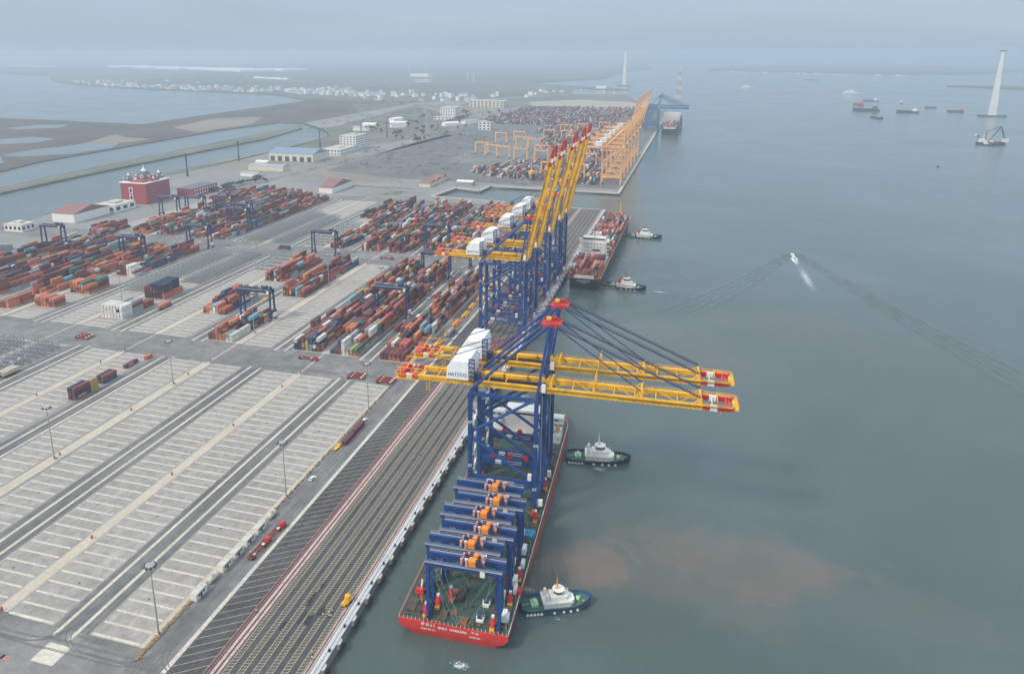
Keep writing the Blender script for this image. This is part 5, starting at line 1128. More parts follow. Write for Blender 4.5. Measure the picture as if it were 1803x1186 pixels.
# ------------------------------------------------------------------ tugs and small craft
M_tug = steel('tug_hull_blue', (.035, .11, .24)); M_tugg = mat('tug_deck_green', (.04, .11, .075), .8, .3, .5); M_lg = mat('pale_green', (.42, .62, .38), .6, .1)
def tug(label, loc, rz, scale=1, hullm=None, mastm=None, detail=True, stack=None):
    t = thing('tug', label, 'tugboat', (loc[0], loc[1], 0), rz, 'harbour tugs'); t.scale = (scale,) * 3
    L, W = 30, 10.5; n = 10
    def ring(w, l0, l1, z):
        p = []
        for i in range(n + 1): q = i / n; p.append((l0 + (l1 - l0) * q, -w * (1 - abs(2 * q - .93) ** 3.4 * .86 if q < .93 else 1 - ((q - .465) / .535) ** 3.4) ** .8 if True else 0))
        return p
    def outline(w, l0, l1):
        lo = []
        for i in range(n + 1):
            q = i / n; e = 1 - max(0, (q - .5) / .5) ** 3.6 * .93 if i < n else 0.0; e2 = 1 - max(0, (.14 - q) / .14) ** 2 * .35; lo.append((l0 + (l1 - l0) * q, -w * max(.0, e) * e2))
        return lo + [(x, -y) for x, y in lo[::-1] if y < -.01]
    n = 14; a = outline(W * .43, -14, 12.5); b = outline(W * .5, -15, 15); c = outline(W * .52, -15.2, 15.4)
    zz = lambda x: 2.1 + (max(0, x) / 15) ** 2 * 1.7
    h = MB().rings([[(x, y, -1.5) for x, y in a], [(x, y, .3) for x, y in b], [(x, y, zz(x)) for x, y in c]] + [[(x * .965, y * .93, zz(x)) for x, y in c], [(x * .965, y * .93, zz(x) - .85) for x, y in c]]); h.v = [(x, y, z + WZ) for x, y, z in h.v]
    ho = h.build('hull', hullm or M_tug, t)
    ring_ = MB()
    for i in range(len(c)):
        p, q = c[i], c[(i + 1) % len(c)]; ring_.bar((p[0], p[1], zz(p[0]) + WZ - .1), (q[0], q[1], zz(q[0]) + WZ - .1), (.35), .4)
    ring_.build('rub_rail', M_rub, ho)
    if detail:
        ty = MB()
        for i in range(9): x = (-13.5, -12, -10.5, -9, -7.5, -2, 2, 5, 8)[i]; yy = -W * .5 * (1 - max(0, (x / 15 - .0)) ** 3.6) - .35; ty.tube((x, yy - .15, WZ + .75), (x, yy + .15, WZ + .75), .6, n=10)
        ty.build('tyre', M_logo, ho)
    d = outline(W * .46, -14.4, 14.2); MB().rings([[(x, y, zz(x) + WZ - .9) for x, y in d], [(x, y, zz(x) + WZ - .75) for x, y in d]]).build('deck', M_tugg, t)
    z = WZ + 1.25; dh = MB().prism([(-6, -3.6), (5.5, -3.6), (7.5, -1.8), (7.5, 1.8), (5.5, 3.6), (-6, 3.6)], z, z + 2.6); dh.prism([(-3, -2.6), (3.6, -2.6), (5, -1.3), (5, 1.3), (3.6, 2.6), (-3, 2.6)], z + 2.6, z + 4.6); dh.box(-6.3, 6, -4.1, 4.1, z + 2.6, z + 2.7)
    do = dh.build('deckhouse', M_shipw, t)
    w8 = lambda r: [(.8 + r * math.cos(i * .7854 + .39), r * math.sin(i * .7854 + .39)) for i in range(8)]
    wh = MB(); rr = [w8(2.3), w8(2.3), w8(2.55), w8(2.55)]; zs = (z + 4.6, z + 5.4, z + 5.4, z + 6.6)
    wh.prism(w8(2.5), z + 4.6, z + 5.5); wh.prism(w8(2.75), z + 6.7, z + 7.0); wo = wh.build('wheelhouse', M_shipw, t); MB().prism(w8(2.4), z + 5.5, z + 6.7).build('window', M_glass, wo)
    for k in (-1, 1): MB().lathe((-4.6, k * 2.2, z + 2.7), [(.75, 0), (.7, 3.0), (.5, 3.3)], 8).build('funnel', stack or M_shipw, t)
    mz = z + 7; m = MB().tube((.2, 0, mz), (.2, 0, mz + 6.2), .32, .14).bar((.2, -1.5, mz + 2.6), (.2, 1.5, mz + 2.6), .16).bar((.2, -1.1, mz + 4.2), (.2, 1.1, mz + 4.2), .14).bar((-.9, 0, mz), (.2, 0, mz + 3.4), .2).bar((1.3, 0, mz), (.2, 0, mz + 2.8), .2); m.build('mast', mastm or M_shipw, t)
    if detail:
        MB().rail([(-6, -4, z + 2.7), (6, -4, z + 2.7)], .9, .05, 1.4).rail([(-6, 4, z + 2.7), (6, 4, z + 2.7)], .9, .05, 1.4).build('handrail', M_shipw, do)
        MB().box(-11, -8, -1.8, 1.8, z - .3, z + 1.3).tube((-9.5, -1.3, z + 1.4), (-9.5, 1.3, z + 1.4), .9).build('tow_winch', M_lg, t)
        MB().tube((9.4, -1, z + 1.1), (9.4, 1, z + 1.1), .7).tube((10.5, 1.3, z), (10.5, 1.3, z + 1.1), .4).build('bow_winch', M_lg, t)
        MB().lathe((11.5, -1.6, z + .3), [(.6, 0), (.8, .5), (.3, 1)], 8).build('buoy', M_orange, t)
        MB().tube((-15, 0, z), (-10, 0, z + 1), .09, n=4).build('tow_rope', M_shipw, t)
    return t
tug('blue tug with white wheelhouse and orange mast pushing against the ship stern quarter', (-39.5, 256), R(24), .93, M_tug, M_orange)
tug('dark tug with tall white mast beside the white bridge of the transport ship', (-38, 374), R(8), 1.12, steel('tug_hull_dark', (.02, .045, .07)), M_shipw)
tug('black tug with red funnel at the container ship stern', (-53, 694), R(-9), 1.25, M_hblack, M_redp, stack=M_redp)
tug('black tug with red funnel farther up, beside the container ship bow half', (-51, 904), R(-2), 1.35, M_hblack, M_redp, stack=M_redp)
def boat(name, label, loc, L, rz, hullm, housem, kind=0, group=None, cat='boat'):
    t = thing(name, label, cat, (loc[0], loc[1], 0), rz, group); W = L * .2; n = 8
    def outl(w, l0, l1):
        lo = [(l0 + (l1 - l0) * i / n, -w * (1 - max(0, (i / n - .5) / .5) ** 2.4) * (1 if i else .8)) for i in range(n + 1)]
        return lo + [(x, -y) for x, y in lo[::-1] if y < -.01]
    a = outl(W * .42, -L * .48, L * .46); b = outl(W * .5, -L / 2, L / 2); H = L * .07
    MB().rings([[(x, y, WZ - 1.5) for x, y in a], [(x, y, WZ + H * (1 + .5 * max(0, x / L * 2) ** 2)) for x, y in b]]).build('hull', hullm, t)
    h = MB()
    if kind == 0:
        h.box(-L * .42, -L * .2, -W * .36, W * .36, WZ + H, WZ + H + L * .07); h.box(-L * .39, -L * .25, -W * .3, W * .3, WZ + H + L * .07, WZ + H + L * .12)
        MB().box(-L * .14, L * .34, -W * .34, W * .34, WZ + H, WZ + H + L * .03).build('hatch', M_rust, t)
        MB().tube((-L * .3, 0, WZ + H + L * .12), (-L * .3, 0, WZ + H + L * .24), L * .006, n=5).tube((L * .38, 0, WZ + H), (L * .38, 0, WZ + H + L * .14), L * .006, n=5).build('mast', M_shipw, t)
    elif kind == 1:
        h.box(-L * .4, L * .26, -W * .42, W * .42, WZ + H, WZ + H + L * .08); h.box(-L * .34, L * .18, -W * .38, W * .38, WZ + H + L * .08, WZ + H + L * .14); h.box(-L * .1, L * .12, -W * .3, W * .3, WZ + H + L * .14, WZ + H + L * .18)
        MB().tube((0, 0, WZ + H + L * .18), (0, 0, WZ + H + L * .26), L * .008, n=5).build('mast', M_shipw, t)
    else:
        h.box(-L * .2, L * .12, -W * .34, W * .34, WZ + H, WZ + H + 1.5); MB().box(-L * .22, L * .06, -W * .38, W * .38, WZ + H + 1.5, WZ + H + 1.65).build('roof', housem, t)
    h.build('cabin', housem, t); return t
boat('speedboat', 'small white launch heading away up the open channel', (108, 860), 15, R(97), M_white, M_shipw, 2)
FB = [(272, 5072, 70, .1, M_white, M_white, 1, 'white ferry, left of the two in the open water'), (752, 4465, 85, .1, M_white, M_white, 1, 'white ferry above the red freighter'), (628, 3546, 60, 1.9, M_boot, M_redp, 0, 'red and black freighter, largest of the anchored cluster'), (734, 3860, 55, 2.6, M_cblue, M_shipw, 0, 'pale blue coaster right of the red freighter'),
      (598, 3207, 75, 2.8, M_hblack, M_dark, 0, 'long dark barge below the red freighter'), (566, 2850, 40, 2.2, M_hblack, M_rod, 0, 'small dark boat lowest in the anchored cluster'), (828, 3723, 48, 1.3, M_cblue, M_shipw, 0, 'blue coaster, upper of the middle pair'), (727, 3160, 60, 2.7, M_hblack, M_white, 0, 'dark coaster with white stern house, lower of the middle pair'),
      (873, 3448, 42, .4, M_cblue, M_rod, 0, 'small grey-blue coaster between the pair and the pale pylon'), (902, 3240, 45, 2.9, M_dark, M_redp, 0, 'small dark boat with reddish house near the pale pylon'), (672, 2105, 66, .15, M_hblack, M_white, 0, 'dark sand dredger with a tall derrick beside the pylon reflection'), (664, 2080, 40, .3, M_dark, M_white, 0, 'work barge next to the dredger by the pylon'), (700, 2300, 30, .9, M_rod, M_white, 0, 'small workboat above the dredger'), (445, 1649, 8, .5, M_dark, M_dark, 2, 'tiny dark fishing boat alone in the channel'),
      (-640, 4480, 40, .3, M_white, M_white, 0, 'white boat by the far inlet'), (-480, 4250, 45, .2, M_white, M_white, 0, 'white moored boat behind the far container yard'), (-420, 4180, 45, .2, M_white, M_white, 0, 'second white moored boat behind the far container yard'), (-197, 1165, 26, .1, M_white, M_white, 0, 'white workboat in the basin behind the crane booms')]
for (x, y, L, rz, hm_, cm_, kd, lb_) in FB: boat('boat', lb_, (x, y), L * (1.25 if 2700 < y < 4000 else 1), rz, hm_, cm_, kd, 'vessels out on the water')
dr_ = [o for o in scene.objects if o.get('label', '').startswith('dark sand dredger')][0]
MB().bar((-8, 0, WZ + 5), (16, 0, WZ + 42), 1.6).bar((30, -5, WZ + 5), (16, 0, WZ + 42), 1.3).bar((30, 5, WZ + 5), (16, 0, WZ + 42), 1.3).bar((16, 0, WZ + 42), (-14, 0, WZ + 30), 1.2).bar((-14, 0, WZ + 5), (-14, 0, WZ + 30), 1.4).build('derrick', M_dark, dr_); MB().box(24, 34, -6, 6, WZ + 5, WZ + 13).box(-6, 2, -5, 5, WZ + 5, WZ + 9).build('deckhouse', M_shipw, dr_)
# foam and wakes lie on the water
M_foam = bpy.data.materials.new('foam'); M_foam.use_nodes = True
fn = M_foam.node_tree; fb_ = fn.nodes['Principled BSDF']; fb_.inputs['Base Color'].default_value = (.75, .78, .78, 1); fb_.inputs['Roughness'].default_value = .8
fg = fn.nodes.new('ShaderNodeNewGeometry'); fz = fn.nodes.new('ShaderNodeTexNoise'); fz.inputs['Scale'].default_value = .9; fz.inputs['Detail'].default_value = 8; fz.inputs['Roughness'].default_value = .75; fz.inputs['Distortion'].default_value = 1.5
fa = fn.nodes.new('ShaderNodeAttribute'); fa.attribute_name = 'thin'
fm_ = fn.nodes.new('ShaderNodeMath'); fm_.operation = 'SUBTRACT'; fr = fn.nodes.new('ShaderNodeMapRange'); fr.inputs['From Min'].default_value = 0; fr.inputs['From Max'].default_value = .10
fn.links.new(fg.outputs['Position'], fz.inputs['Vector']); fn.links.new(fz.outputs['Fac'], fm_.inputs[0]); fn.links.new(fa.outputs['Fac'], fm_.inputs[1]); fn.links.new(fm_.outputs[0], fr.inputs['Value']); fn.links.new(fr.outputs[0], fb_.inputs['Alpha'])
def foam(name, cx, cy, rx, ry, core=.50, n=18, rz=0.):
    b = MB(); th = []
    for k in range(1, 5):
        for i in range(n):
            q = 2 * math.pi * i / n; q2 = 2 * math.pi * (i + 1) / n; r0, r1 = (k - 1) / 4, k / 4
            P = []
            for rr, aa in ((r0, q), (r1, q), (r1, q2), (r0, q2)):
                u, v = rx * rr * math.cos(aa), ry * rr * math.sin(aa); P.append((cx + u * math.cos(rz) - v * math.sin(rz), cy + u * math.sin(rz) + v * math.cos(rz), WZ + .03)); th.append(core + .28 * rr ** 1.5)
            b.poly(P)
    o = b.build(name, M_foam); at = o.data.attributes.new('thin', 'FLOAT', 'CORNER'); at.data.foreach_set('value', th); return tag(o, kind='stuff')
foam('foam', -67, 216, 6, 3.2, .42); foam('foam', -36, 364, 8, 4, .47); foam('foam', -22, 689, 14, 2.4, .42, rz=-.15); foam('foam', 20, 385, 10, 3, .55, rz=-.4); foam('foam', -38, 249, 6, 2.2, .48); foam('foam', -103, 222, 3, 5, .60)
foam('foam', -52, 262, 5, 2.2, .45); foam('foam', -22, 376, 4, 3, .52); foam('foam', -26, 900, 9, 2, .55); foam('foam', -45, 246, 10, 1.6, .55, rz=.42); foam('foam', -36, 366, 12, 1.6, .56, rz=.14)
foam('foam', 107.5, 842, 2.4, 26, .30, rz=.10); foam('foam', 110.5, 842, 2.4, 26, .34, rz=-.04); foam('foam', 112, 775, 9, 85, .45, rz=.03)
# V-shaped wake ridges
def ridge(name, pts, w=4.2, h=1.5, steps=90, lines=4, gap=8):
    b = MB()
    for l in range(lines):
        prev = None
        for i in range(steps + 1):
            t = i / steps; u = t * (len(pts) - 1); k = min(int(u), len(pts) - 2); f = u - k
            x = pts[k][0] * (1 - f) + pts[k + 1][0] * f; y = pts[k][1] * (1 - f) + pts[k + 1][1] * f; dx = pts[k + 1][0] - pts[k][0]; dy = pts[k + 1][1] - pts[k][1]; q = math.hypot(dx, dy); nx, ny = -dy / q, dx / q
            o = (l - 1) * gap * (0.2 + t) + .8 * math.sin(i * .9 + l * 2); hh = h * (1 - t * .55) * (.75 + .25 * math.sin(i * 1.7 + l)) * min(1, (1 - t) * 6 + .05); ww = w * (.5 + t)
            c = [(x + nx * (o - ww), y + ny * (o - ww), WZ + .004), (x + nx * o, y + ny * o, WZ + hh), (x + nx * (o + ww), y + ny * (o + ww), WZ + .004)]
            if prev: b.poly([prev[0], c[0], c[1], prev[1]]); b.poly([prev[1], c[1], c[2], prev[2]])
            prev = c
    o = b.build(name, M_water, smooth=True); return tag(o, kind='stuff')
ridge('wake_wave', [(106, 866), (82, 815), (48, 736), (8, 660), (-19, 616)]); ridge('wake_wave', [(112, 868), (136, 790), (165, 693), (190, 620), (217, 546), (240, 480)])
# sand flat edge lines
# ------------------------------------------------------------------ pylons in the water
M_pyl = mat('pylon_concrete', (.80, .77, .71), .7, .08, .05)
def pylon(label, x, y, h, w):
    t = thing('cable_pylon', label, 'pylon', (x, y, WZ), 0, 'tall pale pylons in the water')
    sq = lambda r, z: [(-r, -r, z), (r, -r, z), (r, r, z), (-r, r, z)]
    MB().rings([sq(w * .85, 0), sq(w * .66, h * .35), sq(w * .42, h * .75), sq(w * .22, h)]).build('shaft', M_pyl, t); MB().box(-w * .5, w * .5, -w * .3, w * .3, h, h + 3).bar((-w * 1.1, 0, h + 2), (w * 1.1, 0, h + 2), 1.5).build('saddle', M_dark, t); MB().box(-w * 3.4, w * 3.4, -w, w, 0, 4.2).build('pile_cap', M_pile, t)
pylon('pale tapering pylon standing in the water at the right edge', 958, 3042, 213, 12); pylon('pale tapering pylon behind the orange quay cranes', -477, 5182, 226, 14)
def lattice(label, x, y, h, w, z=0, group=None, stripes=True, mt=None):
    t = thing('lattice_tower', label, 'tower', (x, y, z), 0, group); n = 8
    for s in range(n):
        b = MB(); z0, z1 = h * s / n, h * (s + 1) / n; w0, w1 = w * (1 - .88 * s / n), w * (1 - .88 * (s + 1) / n); k = h / 130
        for a, c in ((-1, -1), (1, -1), (1, 1), (-1, 1)): b.bar((a * w0, c * w0, z0), (a * w1, c * w1, z1), 1.1 * k)
        for (a, c), (d, e) in (((-1, -1), (1, -1)), ((1, -1), (1, 1)), ((1, 1), (-1, 1)), ((-1, 1), (-1, -1))): b.bar((a * w0, c * w0, z0), (d * w1, e * w1, z1), .7 * k); b.bar((d * w0, e * w0, z0), (a * w1, c * w1, z1), .7 * k)
        b.build('section', (M_white if s % 2 else M_redp) if stripes else (mt or M_rod), t)
    a = MB()
    for q in (.82, .9, .98): a.bar((-w * .9, 0, h * q), (w * .9, 0, h * q), .8 * h / 130)
    a.build('cross_arm', M_rod, t); return t
lattice('red and white lattice tower behind the distant moored ship', -85, 3350, 150, 13)
for i, (x, y) in enumerate(((-3000, 7900), (-2700, 7600), (-1500, 5200), (-1750, 5900))): lattice(('leftmost', 'second', 'third', 'rightmost')[i] + ' faint power line tower on the hazy plain', x, y, 90, 7, -1, 'power line towers on the plain', False, M_shipw)
for i, (x, y) in enumerate(((-836, 1121), (-859, 1315), (-808, 1560), (-770, 1700), (-745, 1800))):
    t = thing('power_pole', 'dark power mast at the canal edge, ' + ('nearest, behind the red domed building', 'second, by the small sheds', 'third, left of the white office', 'fourth, behind the white office', 'farthest, behind the white office')[i], 'power mast', (x, y, 0), 0, 'dark power masts along the canal')
    MB().bar((0, 0, 0), (0, 0, 40), 1.6, 1.6).bar((-2.2, 0, 0), (0, 0, 26), .4).bar((2.2, 0, 0), (0, 0, 26), .4).build('pole', M_dark, t); MB().bar((-4, 0, 38), (4, 0, 38), .5).bar((-3.4, 0, 34), (3.4, 0, 34), .5).bar((-3, 0, 30), (3, 0, 30), .5).build('cross_arm', M_dark, t)
# ------------------------------------------------------------------ buildings of the port
M_brick = mat('red_facade', (.33, .060, .062), .8, .12, .3); M_trim = mat('white_trim', (.80, .77, .72), .7, .05); M_dome = mat('slate_dome', (.12, .12, .13), .6, .15, .5); M_rroof = mat('red_tile_roof', (.25, .125, .115), .8, .2, .3)
hb_ = thing('domed_building', 'red five-storey building with slate domes and white finials at the canal edge', 'building', (-755, 915, 0), 0)
w, d, hh = 42, 52, 29
MB().box(-w / 2, w / 2, -d / 2, d / 2, 0, hh).build('wall', M_brick, hb_)
tr = MB().box(-w / 2 - .8, w / 2 + .8, -d / 2 - .8, d / 2 + .8, hh, hh + 1.2)
for z in (): tr.box(-w / 2 - .4, w / 2 + .4, -d / 2 - .4, d / 2 + .4, z, z + .5)
tr.build('cornice', M_trim, hb_)
M_wtrim = mat('pink_trim', (.50, .26, .25), .8, .1)
for i in range(9):
    for k in range(5):
        y = -d / 2 + 3.6 + i * 5.6; z = 2 + k * 5.1
        f = MB().box(w / 2 + .02, w / 2 + .22, y - 1.5, y + 1.5, z - .3, z + 3.2).build('window', M_wtrim, hb_); MB().box(w / 2 + .24, w / 2 + .3, y - 1.0, y + 1.0, z + .1, z + 2.8).build('pane', M_glass, f)
for z in (5, 15):
    f = MB().box(-w / 2 + 14, -w / 2 + 20, -d / 2 - .3, -d / 2 - .02, z, z + 8).build('window', M_trim, hb_); MB().box(-w / 2 + 15.2, -w / 2 + 18.8, -d / 2 - .4, -d / 2 - .32, z + 1, z + 6.8).build('pane', M_glass, f)
def dome(x, y, r, parent):
    t = MB().lathe((x, y, hh + 1), [(r, 0), (r * 1.02, 3), (r * .96, 3.01 + r * .25), (r * .80, 3 + r * .62), (r * .5, 3 + r * .92), (r * .22, 3 + r * 1.05)], 16); o = t.build('dome', M_dome, parent, smooth=False)
    MB().lathe((x, y, hh + 4 + r * .95), [(r * .42, 0), (r * .30, r * .12), (r * .12, r * .3), (r * .05, r * .65), (.05, r * .9)], 10).build('finial', M_trim, o)
    for q in (-2.4, -1.2, -.2, .9):
        c = (x + r * 1.0 * math.cos(q), y + r * 1.0 * math.sin(q)); e = (x + r * 1.08 * math.cos(q), y + r * 1.08 * math.sin(q)); MB().tube((c[0], c[1], hh + 5 + r * .2), (e[0], e[1], hh + 5 + r * .2), r * .24, n=12).tube((e[0], e[1], hh + 5 + r * .2), (e[0] + .1 * math.cos(q), e[1] + .1 * math.sin(q), hh + 5 + r * .2), r * .12, n=10, m=1).build('oculus', [M_trim, M_glass], o)
    MB().lathe((x, y, hh + .9), [(r * 1.12, 0), (r * 1.12, 1.4), (r * 1.02, 1.5)], 16).build('ring', M_trim, o)
dome(-2, 2, 10.5, hb_); dome(-13, -17, 6, hb_); dome(11, 17, 6.5, hb_)
MB().box(-6, 16, -23, -12, hh + 1.2, hh + 3.6).box(10, 19, -10, 8, hh + 1.2, hh + 3.4).build('attic', M_brick, hb_)
wi = thing('annex_building', 'low red wing of the domed building with a flat parapet roof', 'building', (-722, 985, 0), 0)
MB().box(-14, 14, -26, 34, 0, 11).build('wall', M_brick, wi); MB().box(-14.5, 14.5, -26.5, 34.5, 11, 11.8).build('cornice', M_dome, wi)
for i in range(9):
    for k in range(2): MB().box(14.02, 14.3, -23 + i * 6.2, -20.5 + i * 6.2, 2 + k * 5, 5 + k * 5).build('window', M_trim, wi)
def building(name, label, x, y, w, d, h, rz=0, wall=None, floors=3, bays=6, roof=None, cat='building', group=None):
    t = thing(name, label, cat, (x, y, 0), rz, group); wall = wall or M_trim
    MB().box(-w / 2, w / 2, -d / 2, d / 2, 0, h).build('wall', wall, t); MB().box(-w / 2 - .3, w / 2 + .3, -d / 2 - .3, d / 2 + .3, h, h + .8).box(-w / 5, w / 5, -d / 5, d / 5, h + .8, h + 3.2).build('roof', roof or M_conc, t)
    fh = h / floors
    for k in range(floors):
        for i in range(bays):
            x0 = -w / 2 + (i + .5) * w / bays; MB().box(x0 - w / bays * .28, x0 + w / bays * .28, -d / 2 - .12, -d / 2 - .02, k * fh + fh * .3, k * fh + fh * .8).build('window', M_glass, t)
        for i in range(max(2, int(bays * d / w))):
            m_ = max(2, int(bays * d / w)); y0 = -d / 2 + (i + .5) * d / m_; MB().box(w / 2 + .02, w / 2 + .12, y0 - d / m_ * .28, y0 + d / m_ * .28, k * fh + fh * .3, k * fh + fh * .8).build('window', M_glass, t)
    return t
building('office_building', 'white multi-storey office block beside the canal', -730, 1570, 38, 62, 30, 0, floors=6, bays=5)
building('office_annex', 'low white annex in front of the white office block', -728, 1490, 44, 80, 11, 0, floors=2, bays=6)
building('office_building', 'pale office block behind the bare yards of the far port', -768, 2395, 50, 60, 36, 0, floors=7, bays=6)
building('office_annex', 'low pale front wing of the distant pale office block', -768, 2335, 60, 40, 10, 0, floors=2, bays=5)
building('terminal_building', 'long pale green terminal building at the back of the far container yard', -780, 2920, 140, 60, 26, -.1, hv_mats[1], floors=4, bays=9)
building('pale_block', 'small pale block left of the far container yard', -560, 2060, 34, 24, 22, 0, floors=3, bays=3)
def shedp(*a, **k): return shed(*a, **k)
shedp('warehouse', 'large blue-roofed warehouse with dark doors and a yellow gable', -760, 1375, 96, 66, 15, 0, hv_mats[1], hv_mats[4], doors=6, nb=1)
shedp('warehouse', 'white warehouse with a red roof near the canal at left', -757, 792, 34, 62, 11, 0, M_trim, M_rroof, doors=0, nb=1)
for i in range(6): pass
building('workshop', 'white workshop attached behind the red-roofed warehouse', -752, 848, 32, 40, 9, 0, floors=1, bays=3)
building('gatehouse', 'flat white pump house on the canal bank at far left', -775, 712, 26, 20, 8, 0, floors=1, bays=4)
shedp('low_shed', 'low white shed with a reddish roof at the far left edge', -772, 636, 42, 30, 6, 0, M_trim, M_rroof, nb=1)
shedp('low_shed', 'grey fabric shed beside the left container blocks', -718, 618, 26, 34, 5, 0, M_rod, hv_mats[3], nb=1)
shedp('gate_canopy', 'long red-roofed canopy gate at the end of the yard road', -535, 1080, 22, 74, 8, 0, M_trim, M_rroof, nb=1)
shedp('gate_canopy', 'long low shed with red and white roofs by the basin corner', -408, 1180, 18, 90, 6, 0, hv_mats[1], M_rroof, nb=3)
shedp('low_shed', 'cream workshop with a grey roof near the canal masts', -742, 1230, 70, 26, 8, 0, hv_mats[1], hv_mats[3], nb=1)
shedp('low_shed', 'small white kiosk row near the canal masts', -735, 1160, 34, 16, 6, 0, M_trim, hv_mats[3], nb=1)
shedp('low_shed', 'small pale shed on the basin corner', -352, 1176, 26, 16, 6, 0, M_rod, M_wr, nb=1)
shedp('low_shed', 'small cream shed among the earth lots', -790, 1290, 24, 18, 6, 0, hv_mats[1], M_wr, nb=1)
for i, (x, y) in enumerate(((-900, 2050), (-880, 1950), (-840, 2120), (-820, 2060), (-690, 2150), (-660, 2240), (-900, 2250))): shedp('low_shed', ('leftmost', 'second', 'third', 'middle', 'fifth', 'sixth', 'rear')[i] + ' white shed among the scrub behind the far port', x, y, 40 + 6 * (i % 3), 24, 9, .2 * i, hv_mats[0], (M_wr, hv_mats[3])[i % 2], nb=1, group='white sheds in the scrub')
building('transmitter_hut', 'white hall near the horizon by the far inlet', -1900, 5300, 120, 60, 16, 0, floors=1, bays=5)
# steel A-frame and yellow spreaders parked on the basin edge
af = MB()
for s in (-1, 1): af.bar((s * 13, 0, 0), (0, 0, 16), 1.2); af.bar((s * 13, 10, 0), (0, 10, 16), 1.2)
af.bar((-7, 0, 7), (7, 0, 7), 1); af.bar((0, 0, 16), (0, 10, 16), 1); o = af.build('a_frame', M_rod, loc=(-262, 1192, 0)); tag(o, 'grey A-shaped steel frame standing on the basin edge', 'frame')
for i, (x, y) in enumerate(((-262, 1262), (-192, 1258))):
    b = MB().lathe((0, 0, 0), [(3.5, 0), (3.5, 6), (5.5, 8), (5.5, 14), (2, 15)], 10); b.tube((0, 0, 15), (0, 0, 38), .8, .5); o = b.build('mobile_hoist', M_yellow, loc=(x, y, 0)); tag(o, ('left' if i == 0 else 'right') + ' yellow unloading hopper with a tall mast in the far yard', 'hopper', 'yellow hoppers')

# ------------------------------------------------------------------ lamp masts
def mast_proto():
    t = thing('lamp_mast', '', 'lamp mast', (0, 0, 0), 0, 'tall lamp masts of the yard')
    MB().tube((0, 0, .6), (0, 0, 30), .36, .16, 8).build('pole', M_rod, t)
    MB().lathe((0, 0, 29.2), [(.4, 0), (1.7, .3), (1.7, .55), (.4, .8)], 12).build('ring', M_rod, t)
    for k in range(8):
        q = k * math.pi / 4; c, s = math.cos(q), math.sin(q); MB().cbox((2.0 * c, 2.0 * s, 29.3), (.8, .8, .45)).build('floodlight', M_dark, t)
    MB().box(-1.1, 1.1, -1.1, 1.1, 0, .7).build('base', M_conc, t); MB().box(.6, 1.3, -1.0, -.4, .7, 2.0).build('control_box', M_rust, t)
    return t
lm = mast_proto()
LM = [(-176.6, 194.5, 'nearest one, beside the quay road'), (-176.6, 288, 'second along the quay road hedge'), (-176.6, 386, 'third along the quay road hedge, near the cross road'), (-312.5, 286, 'nearest on the empty yard median'), (-312.5, 384, 'far end of the empty yard median'), (-183, 514, 'beside the first block past the cross road'), (-183, 601, 'middle of the first block'),
      (-250, 583, 'between the long middle blocks'), (-312.5, 481, 'on the median by the small block'), (-312.5, 607, 'on the median beyond the small block'), (-312.5, 690, 'at the second cross road'), (-286, 782, 'among the upper blocks'), (-457.5, 510, 'by the white stack'), (-457.5, 541, 'between the white and orange stacks'), (-446, 560, 'at the rack area front'), (-457.5, 720, 'in the rack area'), (-520, 800, 'behind the rack area'),
      (-400, 1010, 'at the top of the upper yard'), (-250, 800, 'between the upper blocks'), (-200, 850, 'in the right upper block'), (-480, 990, 'by the far end of the green blocks'), (-450, 1300, 'on the bare ground beyond the gate'), (-520, 1380, 'by the earth lots'), (-560, 700, 'in the orange blocks'), (-620, 760, 'left of the orange blocks'), (-350, 900, 'in the emptier upper yard')]
for i, (x, y, d_) in enumerate(LM):
    if i == 0: lm.location = (x, y, .03); lm['label'] = 'tall grey lamp mast, ' + d_
    else: dup(lm, (x, y, .03), 0, 'tall grey lamp mast, ' + d_)

# ------------------------------------------------------------------ vehicles, cabins, hedge
M_trail = mat('trailer_red', (.27, .035, .03), .7, .3, .9)
def trailer(label, x, y, rz, group='red yard trailers', load=None, tractor=False, name='yard_trailer'):
    t = thing(name, label, 'trailer', (x, y, .03), rz, group)
    f = MB()
    for s in (-1, 1): f.box(-6, 6, *sorted((s * .45, s * .75)), 1.0, 1.35)
    for x_ in (-5.8, -3, 0, 3, 5.6): f.box(x_ - .25, x_ + .25, -1.25, 1.25, 1.1, 1.45)
    for s in (-1, 1): f.box(-6, 6, *sorted((s * 1.1, s * 1.25)), 1.2, 1.6)
    f.build('frame', M_trail, t); w = MB()
    for x_ in (-5, -3.8): 
        for s in (-1, 1): w.tube((x_, s * .6, .5), (x_, s * 1.25, .5), .5, n=10)
    w.build('wheel', M_rub, t); MB().box(3.6, 4.8, -.7, .5, 1.46, 1.6).box(-3.4, -2.6, -.9, -.1, 1.46, 1.6).build('marker_plate', M_logo, t)
    if tractor:
        MB().box(6.2, 8.2, -1.2, .6, .9, 2.9).box(3.8, 9, -1.0, 1.0, .6, 1.0).box(8.2, 9, -1.1, 1.1, .7, 1.5).build('cab', M_redp, t); MB().box(6.3, 8.25, -1.22, .62, 2.0, 2.6).build('window', M_glass, t)
        w = MB()
        for x_ in (4.8, 8.3):
            for s in (-1, 1): w.tube((x_, s * .7, .5), (x_, s * 1.25, .5), .5, n=10)
        w.build('wheel', M_rub, t)
    return t
k = 0
